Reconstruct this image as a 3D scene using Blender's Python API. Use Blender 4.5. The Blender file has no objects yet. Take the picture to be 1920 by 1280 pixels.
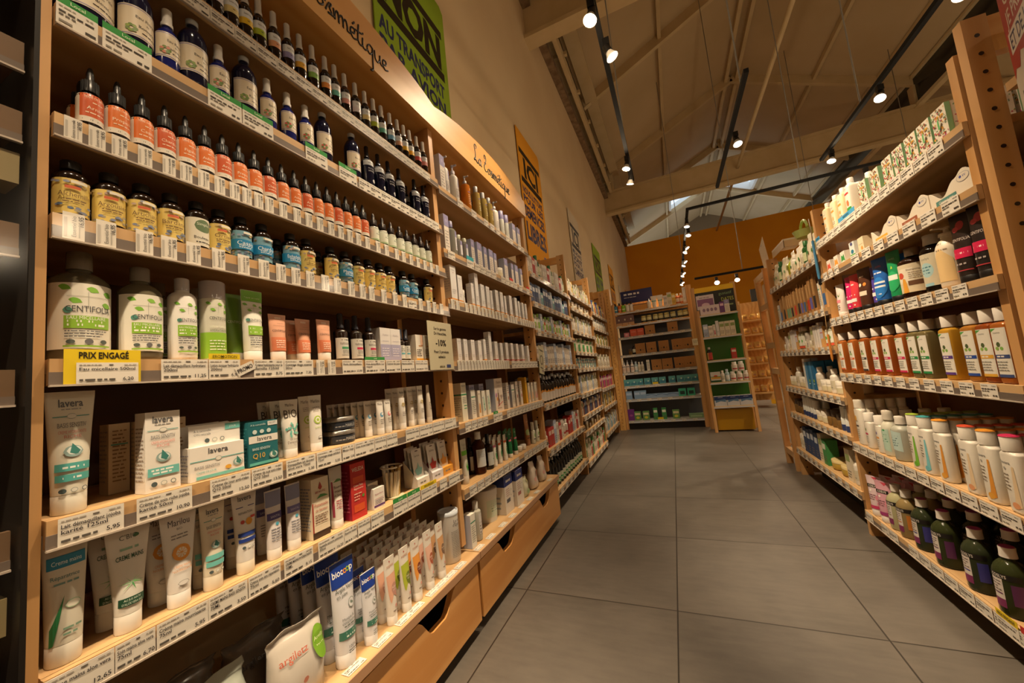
import bpy, bmesh, math, random
from mathutils import Matrix, Vector
D = bpy.data
SC = bpy.context.scene
COL = SC.collection
PI = math.pi
# ------------------------------------------------------------------ camera
YAW, PITCH, ROLL, FPX = 0.402912, 0.0958338, -0.1007275, 695.7
cy, sy, cp, sp = math.cos(YAW), math.sin(YAW), math.cos(PITCH), math.sin(PITCH)
_f = Vector((-sy*cp, cy*cp, sp)); _r = Vector((cy, sy, 0)); _u = _r.cross(_f)
_R = _r*math.cos(ROLL)+_u*math.sin(ROLL); _U = _u*math.cos(ROLL)-_r*math.sin(ROLL)
cam = D.objects.new('camera', D.cameras.new('camera')); COL.objects.link(cam)
m = Matrix((( _R.x,_U.x,-_f.x,0),(_R.y,_U.y,-_f.y,0),(_R.z,_U.z,-_f.z,1.0),(0,0,0,1)))
cam.matrix_world = m
cam.data.sensor_width = 36; cam.data.lens = FPX/1920*36; cam.data.clip_start = 0.02
SC.camera = cam
# ------------------------------------------------------------------ view and world
SC.view_settings.view_transform = 'Standard'; SC.view_settings.look = 'None'
SC.view_settings.gamma = 1; SC.view_settings.use_curve_mapping = False
SC.view_settings.exposure = 0.0
w = D.worlds.new('sky'); SC.world = w; w.use_nodes = True
w.node_tree.nodes['Background'].inputs[0].default_value = (0.75, 0.88, 1.0, 1)
w.node_tree.nodes['Background'].inputs[1].default_value = 1.5
WARM = (1.0, 0.77, 0.51)
LAMP_W = 150.0
GLOW = 9.0  # strength of the point fills added at some heads
def add_spot(p, tgt, watts, ang=62, blend=0.7, col=WARM):
    l = D.lights.new('spot', 'SPOT'); l.energy = watts; l.color = col
    l.spot_size = math.radians(ang); l.spot_blend = blend; l.shadow_soft_size = 0.03
    o = D.objects.new('spot_beam', l); COL.objects.link(o); o.location = p
    o.rotation_euler = (Vector(tgt)-Vector(p)).to_track_quat('-Z', 'Y').to_euler()
    return o
# ------------------------------------------------------------------ materials
MATS = {}
def lin(h):
    h = h.lstrip('#'); r = [int(h[i:i+2], 16)/255 for i in (0, 2, 4)]
    return tuple((c/12.92 if c <= .04045 else ((c+.055)/1.055)**2.4) for c in r)+(1,)
def M(h, kind='p'):
    k = (h, kind)
    if k in MATS: return MATS[k]
    mt = D.materials.new(kind+'_'+h); mt.use_nodes = True
    b = mt.node_tree.nodes['Principled BSDF']; b.inputs['Base Color'].default_value = lin(h)
    r = dict(p=.38, s=.14, w=.85, c=.6, m=.3).get(kind, .4)
    b.inputs['Roughness'].default_value = r
    if kind == 'm': b.inputs['Metallic'].default_value = .9
    if kind == 'g':
        b.inputs['Roughness'].default_value = .04; b.inputs['Transmission Weight'].default_value = .85; b.inputs['IOR'].default_value = 1.35
    if kind == 'l':   # plastic bottle filled with liquid: partly see-through, glossy
        b.inputs['Roughness'].default_value = .08; b.inputs['Transmission Weight'].default_value = .3; b.inputs['IOR'].default_value = 1.3
    if kind == 'e':
        b.inputs['Emission Color'].default_value = lin(h); b.inputs['Emission Strength'].default_value = 9
    if kind == 'f':   # thin clear film or acrylic
        nt = mt.node_tree; o = nt.nodes['Material Output']; mx = nt.nodes.new('ShaderNodeMixShader'); t = nt.nodes.new('ShaderNodeBsdfTransparent'); g = nt.nodes.new('ShaderNodeBsdfGlossy')
        t.inputs[0].default_value = lin(h); g.inputs[1].default_value = .12; mx.inputs[0].default_value = .03
        nt.links.new(t.outputs[0], mx.inputs[1]); nt.links.new(g.outputs[0], mx.inputs[2]); nt.links.new(mx.outputs[0], o.inputs[0])
    MATS[k] = mt; return mt
def nodes_mat(name, rough, build):
    mt = D.materials.new(name); mt.use_nodes = True; nt = mt.node_tree
    b = nt.nodes['Principled BSDF']; b.inputs['Roughness'].default_value = rough
    build(nt, b); return mt
def N(nt, t, **k):
    n = nt.nodes.new(t)
    for a, v in k.items():
        if a in ('i',):
            for s, x in v.items(): n.inputs[s].default_value = x
        else: setattr(n, a, v)
    return n
def wood(name, c1, c2, sc, rough=.45, axis='Y'):
    def bd(nt, b):
        g = N(nt, 'ShaderNodeNewGeometry'); mp = N(nt, 'ShaderNodeMapping')
        mp.inputs['Scale'].default_value = {'Y': (sc, sc*.09, sc), 'Z': (sc, sc, sc*.07), 'X': (sc*.09, sc, sc)}[axis]
        n1 = N(nt, 'ShaderNodeTexNoise', i={'Scale': 1.6, 'Detail': 5.0, 'Roughness': .6, 'Distortion': 1.2})
        wv = N(nt, 'ShaderNodeTexWave', i={'Scale': .55, 'Distortion': 9.0, 'Detail': 2.0, 'Detail Scale': 1.0})
        mxf = N(nt, 'ShaderNodeMath', operation='ADD'); mm = N(nt, 'ShaderNodeMath', operation='MULTIPLY', i={1: .5})
        rp = N(nt, 'ShaderNodeValToRGB'); rp.color_ramp.elements[0].position = .3; rp.color_ramp.elements[1].position = .72
        rp.color_ramp.elements[0].color = lin(c1); rp.color_ramp.elements[1].color = lin(c2)
        L = nt.links.new
        L(g.outputs['Position'], mp.inputs[0]); L(mp.outputs[0], n1.inputs['Vector']); L(mp.outputs[0], wv.inputs['Vector'])
        L(n1.outputs['Fac'], mxf.inputs[0]); L(wv.outputs['Fac'], mxf.inputs[1]); L(mxf.outputs[0], mm.inputs[0]); L(mm.outputs[0], rp.inputs[0]); L(rp.outputs[0], b.inputs['Base Color'])
    return nodes_mat(name, rough, bd)
WOOD = wood('pine_boards', 'bf9868', 'cfaa7a', 6); WOODZ = wood('pine_posts', 'bf8d52', 'cfa069', 8, axis='Z')
WOODX = wood('pine_cross_rails', 'cf9450', 'e0b070', 10, axis='X')
HEADW = wood('header_pine', 'd49c54', 'e2b068', 8); DARKW = wood('brown_board', '5d3d22', '6e4a2b', 7)
DRAWW = wood('drawer_oak', 'c98d4c', 'd69f60', 14)
def _floor(nt, b):
    L = nt.links.new; g = N(nt, 'ShaderNodeNewGeometry'); sx = N(nt, 'ShaderNodeSeparateXYZ'); L(g.outputs['Position'], sx.inputs[0])
    masks = []
    for ax, off in (('X', -.116), ('Y', 1.69)):
        a = N(nt, 'ShaderNodeMath', operation='SUBTRACT', i={1: off-.6545*60 if ax == 'X' else off-.683*60}); L(sx.outputs[ax], a.inputs[0])
        d = N(nt, 'ShaderNodeMath', operation='DIVIDE', i={1: .6545 if ax == 'X' else .683}); L(a.outputs[0], d.inputs[0])
        f = N(nt, 'ShaderNodeMath', operation='FRACT'); L(d.outputs[0], f.inputs[0])
        p = N(nt, 'ShaderNodeMath', operation='PINGPONG', i={1: .5}); L(f.outputs[0], p.inputs[0])
        c = N(nt, 'ShaderNodeMath', operation='LESS_THAN', i={1: .0042}); L(p.outputs[0], c.inputs[0]); masks.append(c)
        fl = N(nt, 'ShaderNodeMath', operation='FLOOR'); L(d.outputs[0], fl.inputs[0]); masks.append(fl)
    mx = N(nt, 'ShaderNodeMath', operation='MAXIMUM'); L(masks[0].outputs[0], mx.inputs[0]); L(masks[2].outputs[0], mx.inputs[1])
    cb = N(nt, 'ShaderNodeCombineXYZ'); L(masks[1].outputs[0], cb.inputs[0]); L(masks[3].outputs[0], cb.inputs[1])
    wn = N(nt, 'ShaderNodeTexWhiteNoise'); L(cb.outputs[0], wn.inputs['Vector'])
    ad = N(nt, 'ShaderNodeVectorMath', operation='MULTIPLY_ADD', i={1: (9, 9, 9)}); L(wn.outputs['Color'], ad.inputs[0]); L(g.outputs['Position'], ad.inputs[2])
    n1 = N(nt, 'ShaderNodeTexNoise', i={'Scale': 2.3, 'Detail': 6.0, 'Roughness': .65}); L(ad.outputs[0], n1.inputs['Vector'])
    mp = N(nt, 'ShaderNodeMapping'); mp.inputs['Scale'].default_value = (6, 26, 1); L(ad.outputs[0], mp.inputs[0])
    n2 = N(nt, 'ShaderNodeTexNoise', i={'Scale': 1.5, 'Detail': 5.0}); L(mp.outputs[0], n2.inputs['Vector'])
    s = N(nt, 'ShaderNodeMath', operation='MULTIPLY_ADD', i={1: .45}); L(n2.outputs['Fac'], s.inputs[0]); L(n1.outputs['Fac'], s.inputs[2])
    rp = N(nt, 'ShaderNodeValToRGB'); rp.color_ramp.elements[0].position = .5; rp.color_ramp.elements[1].position = .95
    rp.color_ramp.elements[0].color = lin('544e47'); rp.color_ramp.elements[1].color = lin('6b645b'); L(s.outputs[0], rp.inputs[0])
    mc = N(nt, 'ShaderNodeMix', data_type='RGBA'); mc.inputs['B'].default_value = lin('2c251e'); L(mx.outputs[0], mc.inputs['Factor']); L(rp.outputs[0], mc.inputs['A'])
    L(mc.outputs['Result'], b.inputs['Base Color'])
FLOOR = nodes_mat('stone_tiles', .42, _floor)
def plaster(name, c1, c2, sc=1.2):
    def bd(nt, b):
        g = N(nt, 'ShaderNodeNewGeometry'); n = N(nt, 'ShaderNodeTexNoise', i={'Scale': sc, 'Detail': 4.0}); rp = N(nt, 'ShaderNodeValToRGB')
        rp.color_ramp.elements[0].color = lin(c1); rp.color_ramp.elements[1].color = lin(c2); rp.color_ramp.elements[0].position = .35; rp.color_ramp.elements[1].position = .65
        nt.links.new(g.outputs['Position'], n.inputs['Vector']); nt.links.new(n.outputs['Fac'], rp.inputs[0]); nt.links.new(rp.outputs[0], b.inputs['Base Color'])
    return nodes_mat(name, .8, bd)
WALLM = plaster('cream_plaster', 'd2b890', 'd8c098'); CEILM = plaster('cream_panels', 'b8a078', 'c0a882', .8)
ORANGE = plaster('orange_paint', 'd98c08', 'df9408'); STEEL = plaster('painted_steel', 'c4ac80', 'ccb48a', 3)
# ------------------------------------------------------------------ mesh builder
class MB:
    def __init__(s): s.v = []; s.f = []; s.mi = []; s.sm = []; s.mats = []
    def m(s, mt):
        if isinstance(mt, str): mt = M(mt)
        elif isinstance(mt, tuple): mt = M(*mt)
        if mt not in s.mats: s.mats.append(mt)
        return s.mats.index(mt)
    def add(s, vs, fs, mt, smooth=False):
        b = len(s.v); s.v += [tuple(v) for v in vs]; i = s.m(mt)
        for f in fs: s.f.append(tuple(b+k for k in f)); s.mi.append(i); s.sm.append(smooth)
        return s
    def box(s, x0, x1, y0, y1, z0, z1, mt):
        return s.add([(x, y, z) for x in (x0, x1) for y in (y0, y1) for z in (z0, z1)], [(0, 1, 3, 2), (4, 6, 7, 5), (0, 4, 5, 1), (2, 3, 7, 6), (0, 2, 6, 4), (1, 5, 7, 3)], mt)
    def bar(s, a, b, w, h, mt, up=(0, 0, 1)):
        a = Vector(a); b = Vector(b); d = (b-a).normalized(); r = d.cross(Vector(up)).normalized(); u = r.cross(d)
        vs = [p+r*(w/2*i)+u*(h/2*j) for p in (a, b) for i in (-1, 1) for j in (-1, 1)]
        return s.add(vs, [(0, 1, 3, 2), (4, 6, 7, 5), (0, 4, 5, 1), (2, 3, 7, 6), (0, 2, 6, 4), (1, 5, 7, 3)], mt)
    def loft(s, secs, mt, n=24, cx=0, cy=0, caps=True):
        """secs: (z, a, b, p): half width along y, half depth along x, exponent"""
        vs = []
        for q in secs:
            z, a, b = q[:3]; p = q[3] if len(q) > 3 else 2; dx = q[4] if len(q) > 4 else 0
            for k in range(n):
                t = 2*PI*k/n; c, ss = math.cos(t), math.sin(t); e = 2/p
                vs.append((cx+dx+b*math.copysign(abs(c)**e, c), cy+a*math.copysign(abs(ss)**e, ss), z))
        fs = [(j*n+k, j*n+(k+1) % n, (j+1)*n+(k+1) % n, (j+1)*n+k) for j in range(len(secs)-1) for k in range(n)]
        s.add(vs, fs, mt, True)
        if caps:
            L = len(secs)-1
            s.add(vs[:n], [tuple(range(n))[::-1]], mt); s.add(vs[L*n:], [tuple(range(n))], mt)
        return s
    def tube(s, pts, r, mt, n=6):
        pts = [Vector(p) for p in pts]; vs = []
        for i, p in enumerate(pts):
            d = (pts[min(i+1, len(pts)-1)]-pts[max(i-1, 0)]).normalized()
            a = Vector((0, 0, 1)) if abs(d.z) < .9 else Vector((1, 0, 0)); x = d.cross(a).normalized(); y = d.cross(x)
            vs += [p+(x*math.cos(2*PI*k/n)+y*math.sin(2*PI*k/n))*r for k in range(n)]
        fs = [(j*n+k, j*n+(k+1) % n, (j+1)*n+(k+1) % n, (j+1)*n+k) for j in range(len(pts)-1) for k in range(n)]
        fs += [tuple(range(n))[::-1], tuple((len(pts)-1)*n+k for k in range(n))]
        return s.add(vs, fs, mt, True)
    def strips(s, pts, c, f, off):
        u0 = min(p[0] for p in pts); u1 = max(p[0] for p in pts); n = max(3, int((u1-u0)/.0026))
        def span(u):
            vs = [a[1]+(b[1]-a[1])*(u-a[0])/(b[0]-a[0]) for a, b in zip(pts, pts[1:]+pts[:1]) if a[0] != b[0] and min(a[0], b[0])-1e-9 <= u <= max(a[0], b[0])+1e-9]
            return (min(vs), max(vs)) if vs else (0, 0)
        S = [(u0+(u1-u0)*min(max(i/n, .001), .999),) for i in range(n+1)]; S = [(u[0],)+span(u[0]) for u in S]
        for a, b in zip(S, S[1:]):
            m_ = max(1, int(max(a[2]-a[1], b[2]-b[1])/.012))
            for j in range(m_):
                t0, t1 = j/m_, (j+1)/m_; g = lambda q, t: f(q[0], q[1]+(q[2]-q[1])*t, off)
                s.add([g(a, t0), g(b, t0), g(b, t1), g(a, t1)], [(0, 1, 2, 3)], c)
    def art(s, items, f):
        """flat artwork laid on a surface: f(u, v, off) -> point"""
        off = .0004
        for it in items:
            k = it[0]; off += .00009 if len(items) < 40 else .00004
            if k == 'r':
                _, u0, u1, v0, v1, c = it; nu = max(1, int(abs(u1-u0)/.0026)) if f.curved else 1
                nv = max(1, int(abs(v1-v0)/.007)) if f.curved else 1
                vs = [f(u0+(u1-u0)*i/nu, v0+(v1-v0)*j/nv, off) for j in range(nv+1) for i in range(nu+1)]
                s.add(vs, [(j*(nu+1)+i, j*(nu+1)+i+1, (j+1)*(nu+1)+i+1, (j+1)*(nu+1)+i) for j in range(nv) for i in range(nu)], c, f.curved)
            elif k == 'e':
                _, cu, cv, ru, rv, c = it[:6]; n = 14
                if f.curved and max(ru, rv) > .0055:
                    s.strips([(cu+ru*math.cos(2*PI*i/20), cv+rv*math.sin(2*PI*i/20)) for i in range(20)], c, f, off); continue
                s.add([f(cu, cv, off)]+[f(cu+ru*math.cos(2*PI*i/n), cv+rv*math.sin(2*PI*i/n), off) for i in range(n)], [(0, i+1, (i+1) % n+1) for i in range(n)], c)
            elif k == 'p':
                _, pts, c = it
                if f.curved and max(p[0] for p in pts)-min(p[0] for p in pts) > .008: s.strips(pts, c, f, off); continue
                s.add([f(u, v, off) for u, v in pts], [tuple(range(len(pts)))], c)
            elif k == 'l':     # rows of small print
                _, u0, u1, v, h, c = it[:6]; rnd = random.Random(int((u0+v)*1e5) & 65535); u = u0
                while u < u1-h:
                    w_ = min(h*rnd.uniform(1.2, 4.5), u1-u)
                    s.add([f(u, v, off), f(u+w_, v, off), f(u+w_, v+h, off), f(u, v+h, off)], [(0, 1, 2, 3)], c); u += w_+h*.7
            elif k == 't':
                _, t, cu, v, h, c = it[:6]; o = it[6] if len(it) > 6 else {}
                if not t.strip(): continue
                vs, fs, wd = text(t, o.get('bold', 0)); mw = o.get('w'); sx = min(1, mw/(wd*h)) if mw else 1
                if o.get('stretch') and mw: sx = mw/(wd*h)
                if o.get('rot'): P = [f(cu-y*h, v+(x-wd/2)*h*sx, off) for x, y in vs]
                else: P = [f(cu+(x-wd/2)*h*sx, v+y*h, off) for x, y in vs]
                s.add(P, fs, c)
        return s
    def mesh(s, name):
        me = D.meshes.new(name); me.from_pydata(s.v, [], s.f)
        for mt in s.mats: me.materials.append(mt)
        me.polygons.foreach_set('material_index', s.mi); me.polygons.foreach_set('use_smooth', s.sm); me.update(); return me
    def build(s, name, parent=None, loc=None):
        o = D.objects.new(name, s.mesh(name)); COL.objects.link(o); o.parent = parent
        if loc: o.location = loc
        return o
_T = {}
def text(t, bold=0):
    """letters as a flat mesh, capital height about 1"""
    if (t, bold) in _T: return _T[(t, bold)]
    c = D.curves.new('lettering', 'FONT'); c.body = t; c.size = 1.42; c.resolution_u = 2; c.offset = .02*bold; c.fill_mode = 'FRONT'
    o = D.objects.new('lettering', c); COL.objects.link(o); dg = bpy.context.evaluated_depsgraph_get()
    me = D.meshes.new_from_object(o.evaluated_get(dg)); vs = [(v.co.x, v.co.y) for v in me.vertices]; fs = [tuple(p.vertices) for p in me.polygons]
    D.objects.remove(o); D.curves.remove(c); D.meshes.remove(me)
    x0 = min(v[0] for v in vs); x1 = max(v[0] for v in vs); _T[(t, bold)] = ([(x-x0, y) for x, y in vs], fs, x1-x0)
    return _T[(t, bold)]
def plane_x(x):            # flat face looking to +x, u runs along +y
    f = lambda u, v, o: (x+o, u, v)
    f.curved = False; return f
def F(fn, curved=False): 
    g = lambda u, v, o: fn(u, v, o)
    g.curved = curved; return g
def on_loft(secs):
    def at(v):
        for q0, q1 in zip(secs, secs[1:]):
            if v <= q1[0]:
                t = max(0, min(1, (v-q0[0])/max(1e-6, q1[0]-q0[0]))); g = lambda i, d: (q0[i] if len(q0) > i else d)*(1-t)+(q1[i] if len(q1) > i else d)*t
                return g(1, 0), g(2, 0), g(3, 2), g(4, 0)
        q = secs[-1]; return q[1], q[2], (q[3] if len(q) > 3 else 2), (q[4] if len(q) > 4 else 0)
    def f(u, v, o):
        a, b, p, dx = at(v)
        if p <= 2.3 and abs(a-b) < .3*a:
            t = u/a; return (dx+(b+o)*math.cos(t), (a+o)*math.sin(t), v)
        y = max(-a*.985, min(a*.985, u)); return (dx+b*(1-(abs(y)/a)**p)**(1/p)+o, y, v)
    f.curved = True; return f
def tag(o, label, cat, group=None, kind=None):
    if label: o['label'] = label
    if cat: o['category'] = cat
    if group: o['group'] = group
    if kind: o['kind'] = kind
    return o
def empty(name, loc=(0, 0, 0), rz=0):
    o = D.objects.new(name, None); COL.objects.link(o); o.location = loc; o.rotation_euler = (0, 0, rz); o.empty_display_size = .05; return o
def struct(o): o['kind'] = 'structure'; return o
# ------------------------------------------------------------------ building
struct(MB().box(-1.4, 9, -5, 20, -.06, 0, FLOOR).build('floor'))
struct(MB().box(-1.42, -1.32, -5, 16.8, 0, 6.2, WALLM).build('wall_left'))
struct(MB().box(-1.4, 9, 16.8, 16.95, 0, 6.2, ORANGE).build('wall_back'))
struct(MB().box(-1.4, 9, -5.1, -5, 0, 9, WALLM).build('wall_front'))
struct(MB().box(9, 9.1, -5, 22, 0, 9, WALLM).build('wall_right'))
struct(MB().box(-2, 9, 22, 22.1, 4, 9, '8a8170').build('wall_far_gable'))
struct(MB().box(-2, -1.9, -5, 22, 5, 7.5, '8a8170').build('wall_eave'))
RX, RZ, SL = 2.45, 8.7, .46
def roofz(x): return RZ-SL*abs(x-RX)
mb = MB()      # roof underside in panels, two openings for the skylights
def rpanel(xa, xb, ya, yb):
    mb.add([(xa, ya, roofz(xa)), (xb, ya, roofz(xb)), (xb, yb, roofz(xb)), (xa, yb, roofz(xa))], [(0, 1, 2, 3)], CEILM)
SKY = ((.75, 1.92, 16.9, 18.6), (2.98, 4.0, 16.6, 18.3))
for xa, xb, (sx0, sx1, sy0, sy1) in ((-2, RX, SKY[0]), (RX, 9, SKY[1])):
    rpanel(xa, xb, -5, sy0); rpanel(xa, xb, sy1, 22.1); rpanel(xa, sx0, sy0, sy1); rpanel(sx1, xb, sy0, sy1)
struct(mb.build('ceiling'))
for i, (x0, x1, y0, y1) in enumerate(SKY):
    e = struct(empty('window_%d' % (i+1), ((x0+x1)/2, (y0+y1)/2, roofz((x0+x1)/2))))
    mb = MB(); L = e.location
    def P(x, y, dz=0): return (x-L.x, y-L.y, roofz(x)-L.z+dz)
    for a, b in (((x0, y0), (x1, y0)), ((x1, y0), (x1, y1)), ((x1, y1), (x0, y1)), ((x0, y1), (x0, y0))):
        pa, pb = P(*a, .1), P(*b, .1); mb.bar(pa, pb, .09, .32, 'f0efe8')
    mb.build('window_frame', e)
    MB().add([P(x0, y0, .26), P(x1, y0, .26), P(x1, y1, .26), P(x0, y1, .26)], [(0, 1, 2, 3)], ('f4f8ff', 'f')).build('window_pane', e)
# roof steel: rafters, purlins, tie beams
k = 0
def trim(mb):
    global k
    k += 1; return struct(mb.build('trim_%d' % k))
for y in (1.3, 4.7, 8.1, 11.5, 15, 18.4):
    mb = MB()
    for xe in (-1.6, 7.5): mb.bar((xe, y, roofz(xe)-.11), (RX, y, RZ-.11), .1, .2, STEEL, up=(0, 1, 0) if 0 else (0, 0, 1))
    trim(mb)
for y in (-2.1, 4.7, 11.5):
    mb = MB(); mb.box(-1.32, 8, y, y+.03, 5.72, 6.32, STEEL); mb.box(-1.32, 8, y-.1, y+.13, 5.66, 5.72, STEEL); mb.box(-1.32, 8, y-.1, y+.13, 6.32, 6.37, STEEL)
    for x in (-1.1, 6.05): mb.box(x-.12, x+.12, y-.08, y+.12, 6.37, roofz(x)-.2, STEEL)
    trim(mb)
mb = MB()
for x in (.6, 4.2, 5.4): mb.box(x-.035, x+.035, -4.9, 21.9, roofz(x)-.13, roofz(x)-.01, STEEL)
for x in (RX-.13, RX+.13): mb.box(x-.04, x+.04, -4.9, 21.9, RZ-.2, RZ-.06, STEEL)
trim(mb)
mb = MB(); mb.box(-1.3, -1.05, -4.9, 16.8, 6.5, 6.56, STEEL); mb.box(-1.12, -1.05, -4.9, 16.8, 6.3, 6.56, STEEL); mb.box(-1.05, -.8, -4.9, 16.8, 6.92, 7.0, STEEL)
for y in range(-4, 17): mb.box(-1.32, -1.0, y, y+.06, 6.44, 6.5, STEEL)
trim(mb)
mb = MB(); mb.box(-1.42, -1.2, -4.9, 16.8, 6.2, 6.32, plaster('rough_render', '6b5238', '8c7354', 9)); trim(mb)
mb = MB(); mb.box(5.98, 6.02, -4.9, 22, 6.35, 7.03, ('23221f', 's')); mb.box(5.92, 6.04, -4.9, 22, 7.0, 7.06, STEEL); mb.box(5.92, 6.04, -4.9, 22, 6.3, 6.38, STEEL); trim(mb)
tag(MB().tube([(2.27, -4.8, 6.05), (2.27, 16.8, 6.05)], .04, STEEL, 8).build('ceiling_pipe'), 'long pale steel pipe running under the roof through the tie beams', 'pipe')
# ------------------------------------------------------------------ track lighting
LAMPS = []
def spot_head(p, aim, lab, W=LAMP_W, ang=62, group='spotlights on the ceiling tracks', real=True, glow=0):
    """small black track head at p with a white lit face pointing at aim"""
    e = empty('track_spotlight', p); d = (Vector(aim)-Vector(p)).normalized()
    q = d.to_track_quat('Z', 'Y').to_matrix().to_4x4()
    mb = MB(); mb.box(-.022, .022, -.022, .022, -.05, .0, '141210'); mb.build('mount', e)
    mb = MB(); mb.loft([(-.03, .02, .02), (.0, .026, .026), (.03, .027, .027)], '181512', 14)
    o = mb.build('lamp_housing', e); o.matrix_local = Matrix.Translation((0, 0, -.07)) @ q
    mb = MB(); mb.loft([(.028, .022, .022), (.05, .03, .03), (.075, .042, .042), (.076, .04, .04)], 'cfc8bc', 16, caps=False); mb.loft([(.070, .039, .039), (.074, .039, .039)], ('fff0dc', 'e'), 16)
    o = mb.build('bulb', e); o.matrix_local = Matrix.Translation((0, 0, -.07)) @ q
    tag(e, lab, 'spotlight', group)
    if real: add_spot(Vector(p)+Vector((0, 0, -.07))+d*.09, aim, W, ang)
    if glow:       # point light added before the face to brighten walls and ceiling
        l = D.lights.new('added_fill', 'POINT'); l.energy = glow; l.color = WARM; l.shadow_soft_size = .04
        g = D.objects.new('added_fill', l); COL.objects.link(g); g.location = Vector(p)+Vector((0, 0, -.07))+d*.16
def track(a, b, lab, rods=(.5,)):
    a = Vector(a); b = Vector(b); mb = MB(); mb.bar((0, 0, 0), b-a, .036, .036, ('0c0b0a', 'w'))
    o = mb.build('lighting_track'); o.location = a; tag(o, lab, 'track')
    for t in rods:
        p = a+(b-a)*t; mc = MB(); mc.tube([(0, 0, .0), (0, 0, roofz(p.x)-p.z-.1)], .007, '8d877c', 5); c = mc.build('suspension_rod', o); c.location = p-a
TZ = 3.27
track((-.17, -3, TZ), (-.17, 4.7, TZ), 'black lighting track running over the left shelves', (.05, .9))
track((.84, 3.4, TZ), (.84, 5.6, TZ), 'short black lighting track over the middle of the aisle', (.1,))
track((1.98, -1, TZ), (1.98, 5.6, TZ), 'long black lighting track above the right shelves', (.05, .84))
track((.47, 6.15, TZ), (3.36, 6.15, TZ), 'black lighting track crossing the aisle before the orange wall')
track((.49, 6.19, TZ), (.49, 12.4, TZ), 'black lighting track leading away to the orange wall')
track((.55, 7.6, 2.47), (2.1, 7.6, 2.47), 'low short black lighting track in front of the orange wall')
AB = 'on the track over the left shelves'
spot_head((-.18, 2.18, 3.24), (-.85, 1.35, .25), 'lit spotlight nearest the camera '+AB, W=LAMP_W*.7, ang=80, glow=GLOW)
spot_head((-.14, 2.5, 3.24), (.95, 2.7, .5), 'lit spotlight second from the camera '+AB, ang=60)
spot_head((-.18, 4.07, 3.24), (-.9, 3.7, .3), 'lit spotlight third from the camera '+AB, ang=50, glow=GLOW)
spot_head((-.18, 4.42, 3.24), (-.8, 5.1, .3), 'lit spotlight at the far end of the track over the left shelves')
for y, ty in ((-.9, .1), (.1, .35), (.9, .75), (1.5, 1.2)): spot_head((-.18, y, 3.24), (-.8, ty, .1), '%s spotlight above the frame %s' % ({-.9: 'rearmost', .1: 'second', .9: 'third', 1.5: 'foremost'}[y], AB), ang=42)
for y, tx, ty in ((1.2, .95, 2.2), (1.85, .95, 2.1)): spot_head((-.18, y, 3.24), (tx, ty, .3), 'spotlight above the frame turned to the right shelving, %s one' % ('near' if y < 1.5 else 'far'), ang=46)
spot_head((.87, 4.26, 3.24), (1.0, 3.4, .6), 'lit spotlight on the short track over the aisle')
spot_head((1.98, 5.31, 3.24), (1.0, 4.5, 0), 'lit spotlight at the far end of the track above the right shelves', glow=GLOW)
spot_head((1.98, 4.21, 3.24), (1.0, 3.0, .8), 'lit tilted spotlight by the suspension rod on the right track', W=14)
for y, ty, wt in ((3.2, 2.1, 30), (2.0, 1.5, 22)): spot_head((1.98, y, 3.24), (.95, ty, .8), '%s spotlight hidden behind the right shelving on the right track' % ('farther' if y > 3 else 'nearer'), W=wt)
spot_head((2.6, 6.15, 3.24), (2.6, 6.6, 0), 'single spotlight hanging from the track that crosses the aisle', W=14)
pts = (6.45, 6.96, 7.76, 8.06, 8.85, 9.18, 10.01, 10.31, 11.21, 11.48)
for i, y in enumerate(pts):
    sgn = 1 if i % 2 else -1
    spot_head((.5+.02*sgn, y, 3.24), (.5-sgn*1.4 if y > 7 else .1, y-.6 if y > 7 else 6.1, .8), '%s lit spotlight from the camera on the track leading to the orange wall' % ('nearest second third fourth fifth sixth seventh eighth ninth farthest'.split()[i]), W=LAMP_W*.7, glow=GLOW*1.5 if i in (2, 6, 9) else 0)
spot_head((.9, 7.6, 2.43), (.75, 5.9, 1.2), 'left lit spotlight on the low track before the orange wall', W=10)
spot_head((1.22, 7.6, 2.43), (1.0, 6.2, 1.0), 'right lit spotlight on the low track before the orange wall', W=10)
for x, nm in ((3.4, 'black lighting track beyond the right shelving'), (5.2, 'farthest black lighting track over the next aisle')): track((x, -3, TZ), (x, 12, TZ), nm, (.1, .5, .9))
for x in (3.4, 5.2):      # added lamps, put over the next aisle so their bounce fills the hall
    for y in (-1.5, 1.5, 4.5, 8, 11.5): spot_head((x, y, 3.24), (x+.2, y+.4, 0), 'added fill spotlight over the next aisle behind the right shelving, %s on the %s track' % ({-1.5: 'first', 1.5: 'second', 4.5: 'third', 8: 'fourth', 11.5: 'fifth'}[y], 'closer' if x < 4 else 'farther'), W=LAMP_W*2, ang=120, glow=GLOW*2)
for y in (-2.6, -1.5): spot_head((-.17, y, 3.24), (-.3, y+1.4, 0), '%s spotlight over the aisle behind the camera' % ('rear' if y < -2 else 'front'), W=LAMP_W, glow=GLOW)
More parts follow.
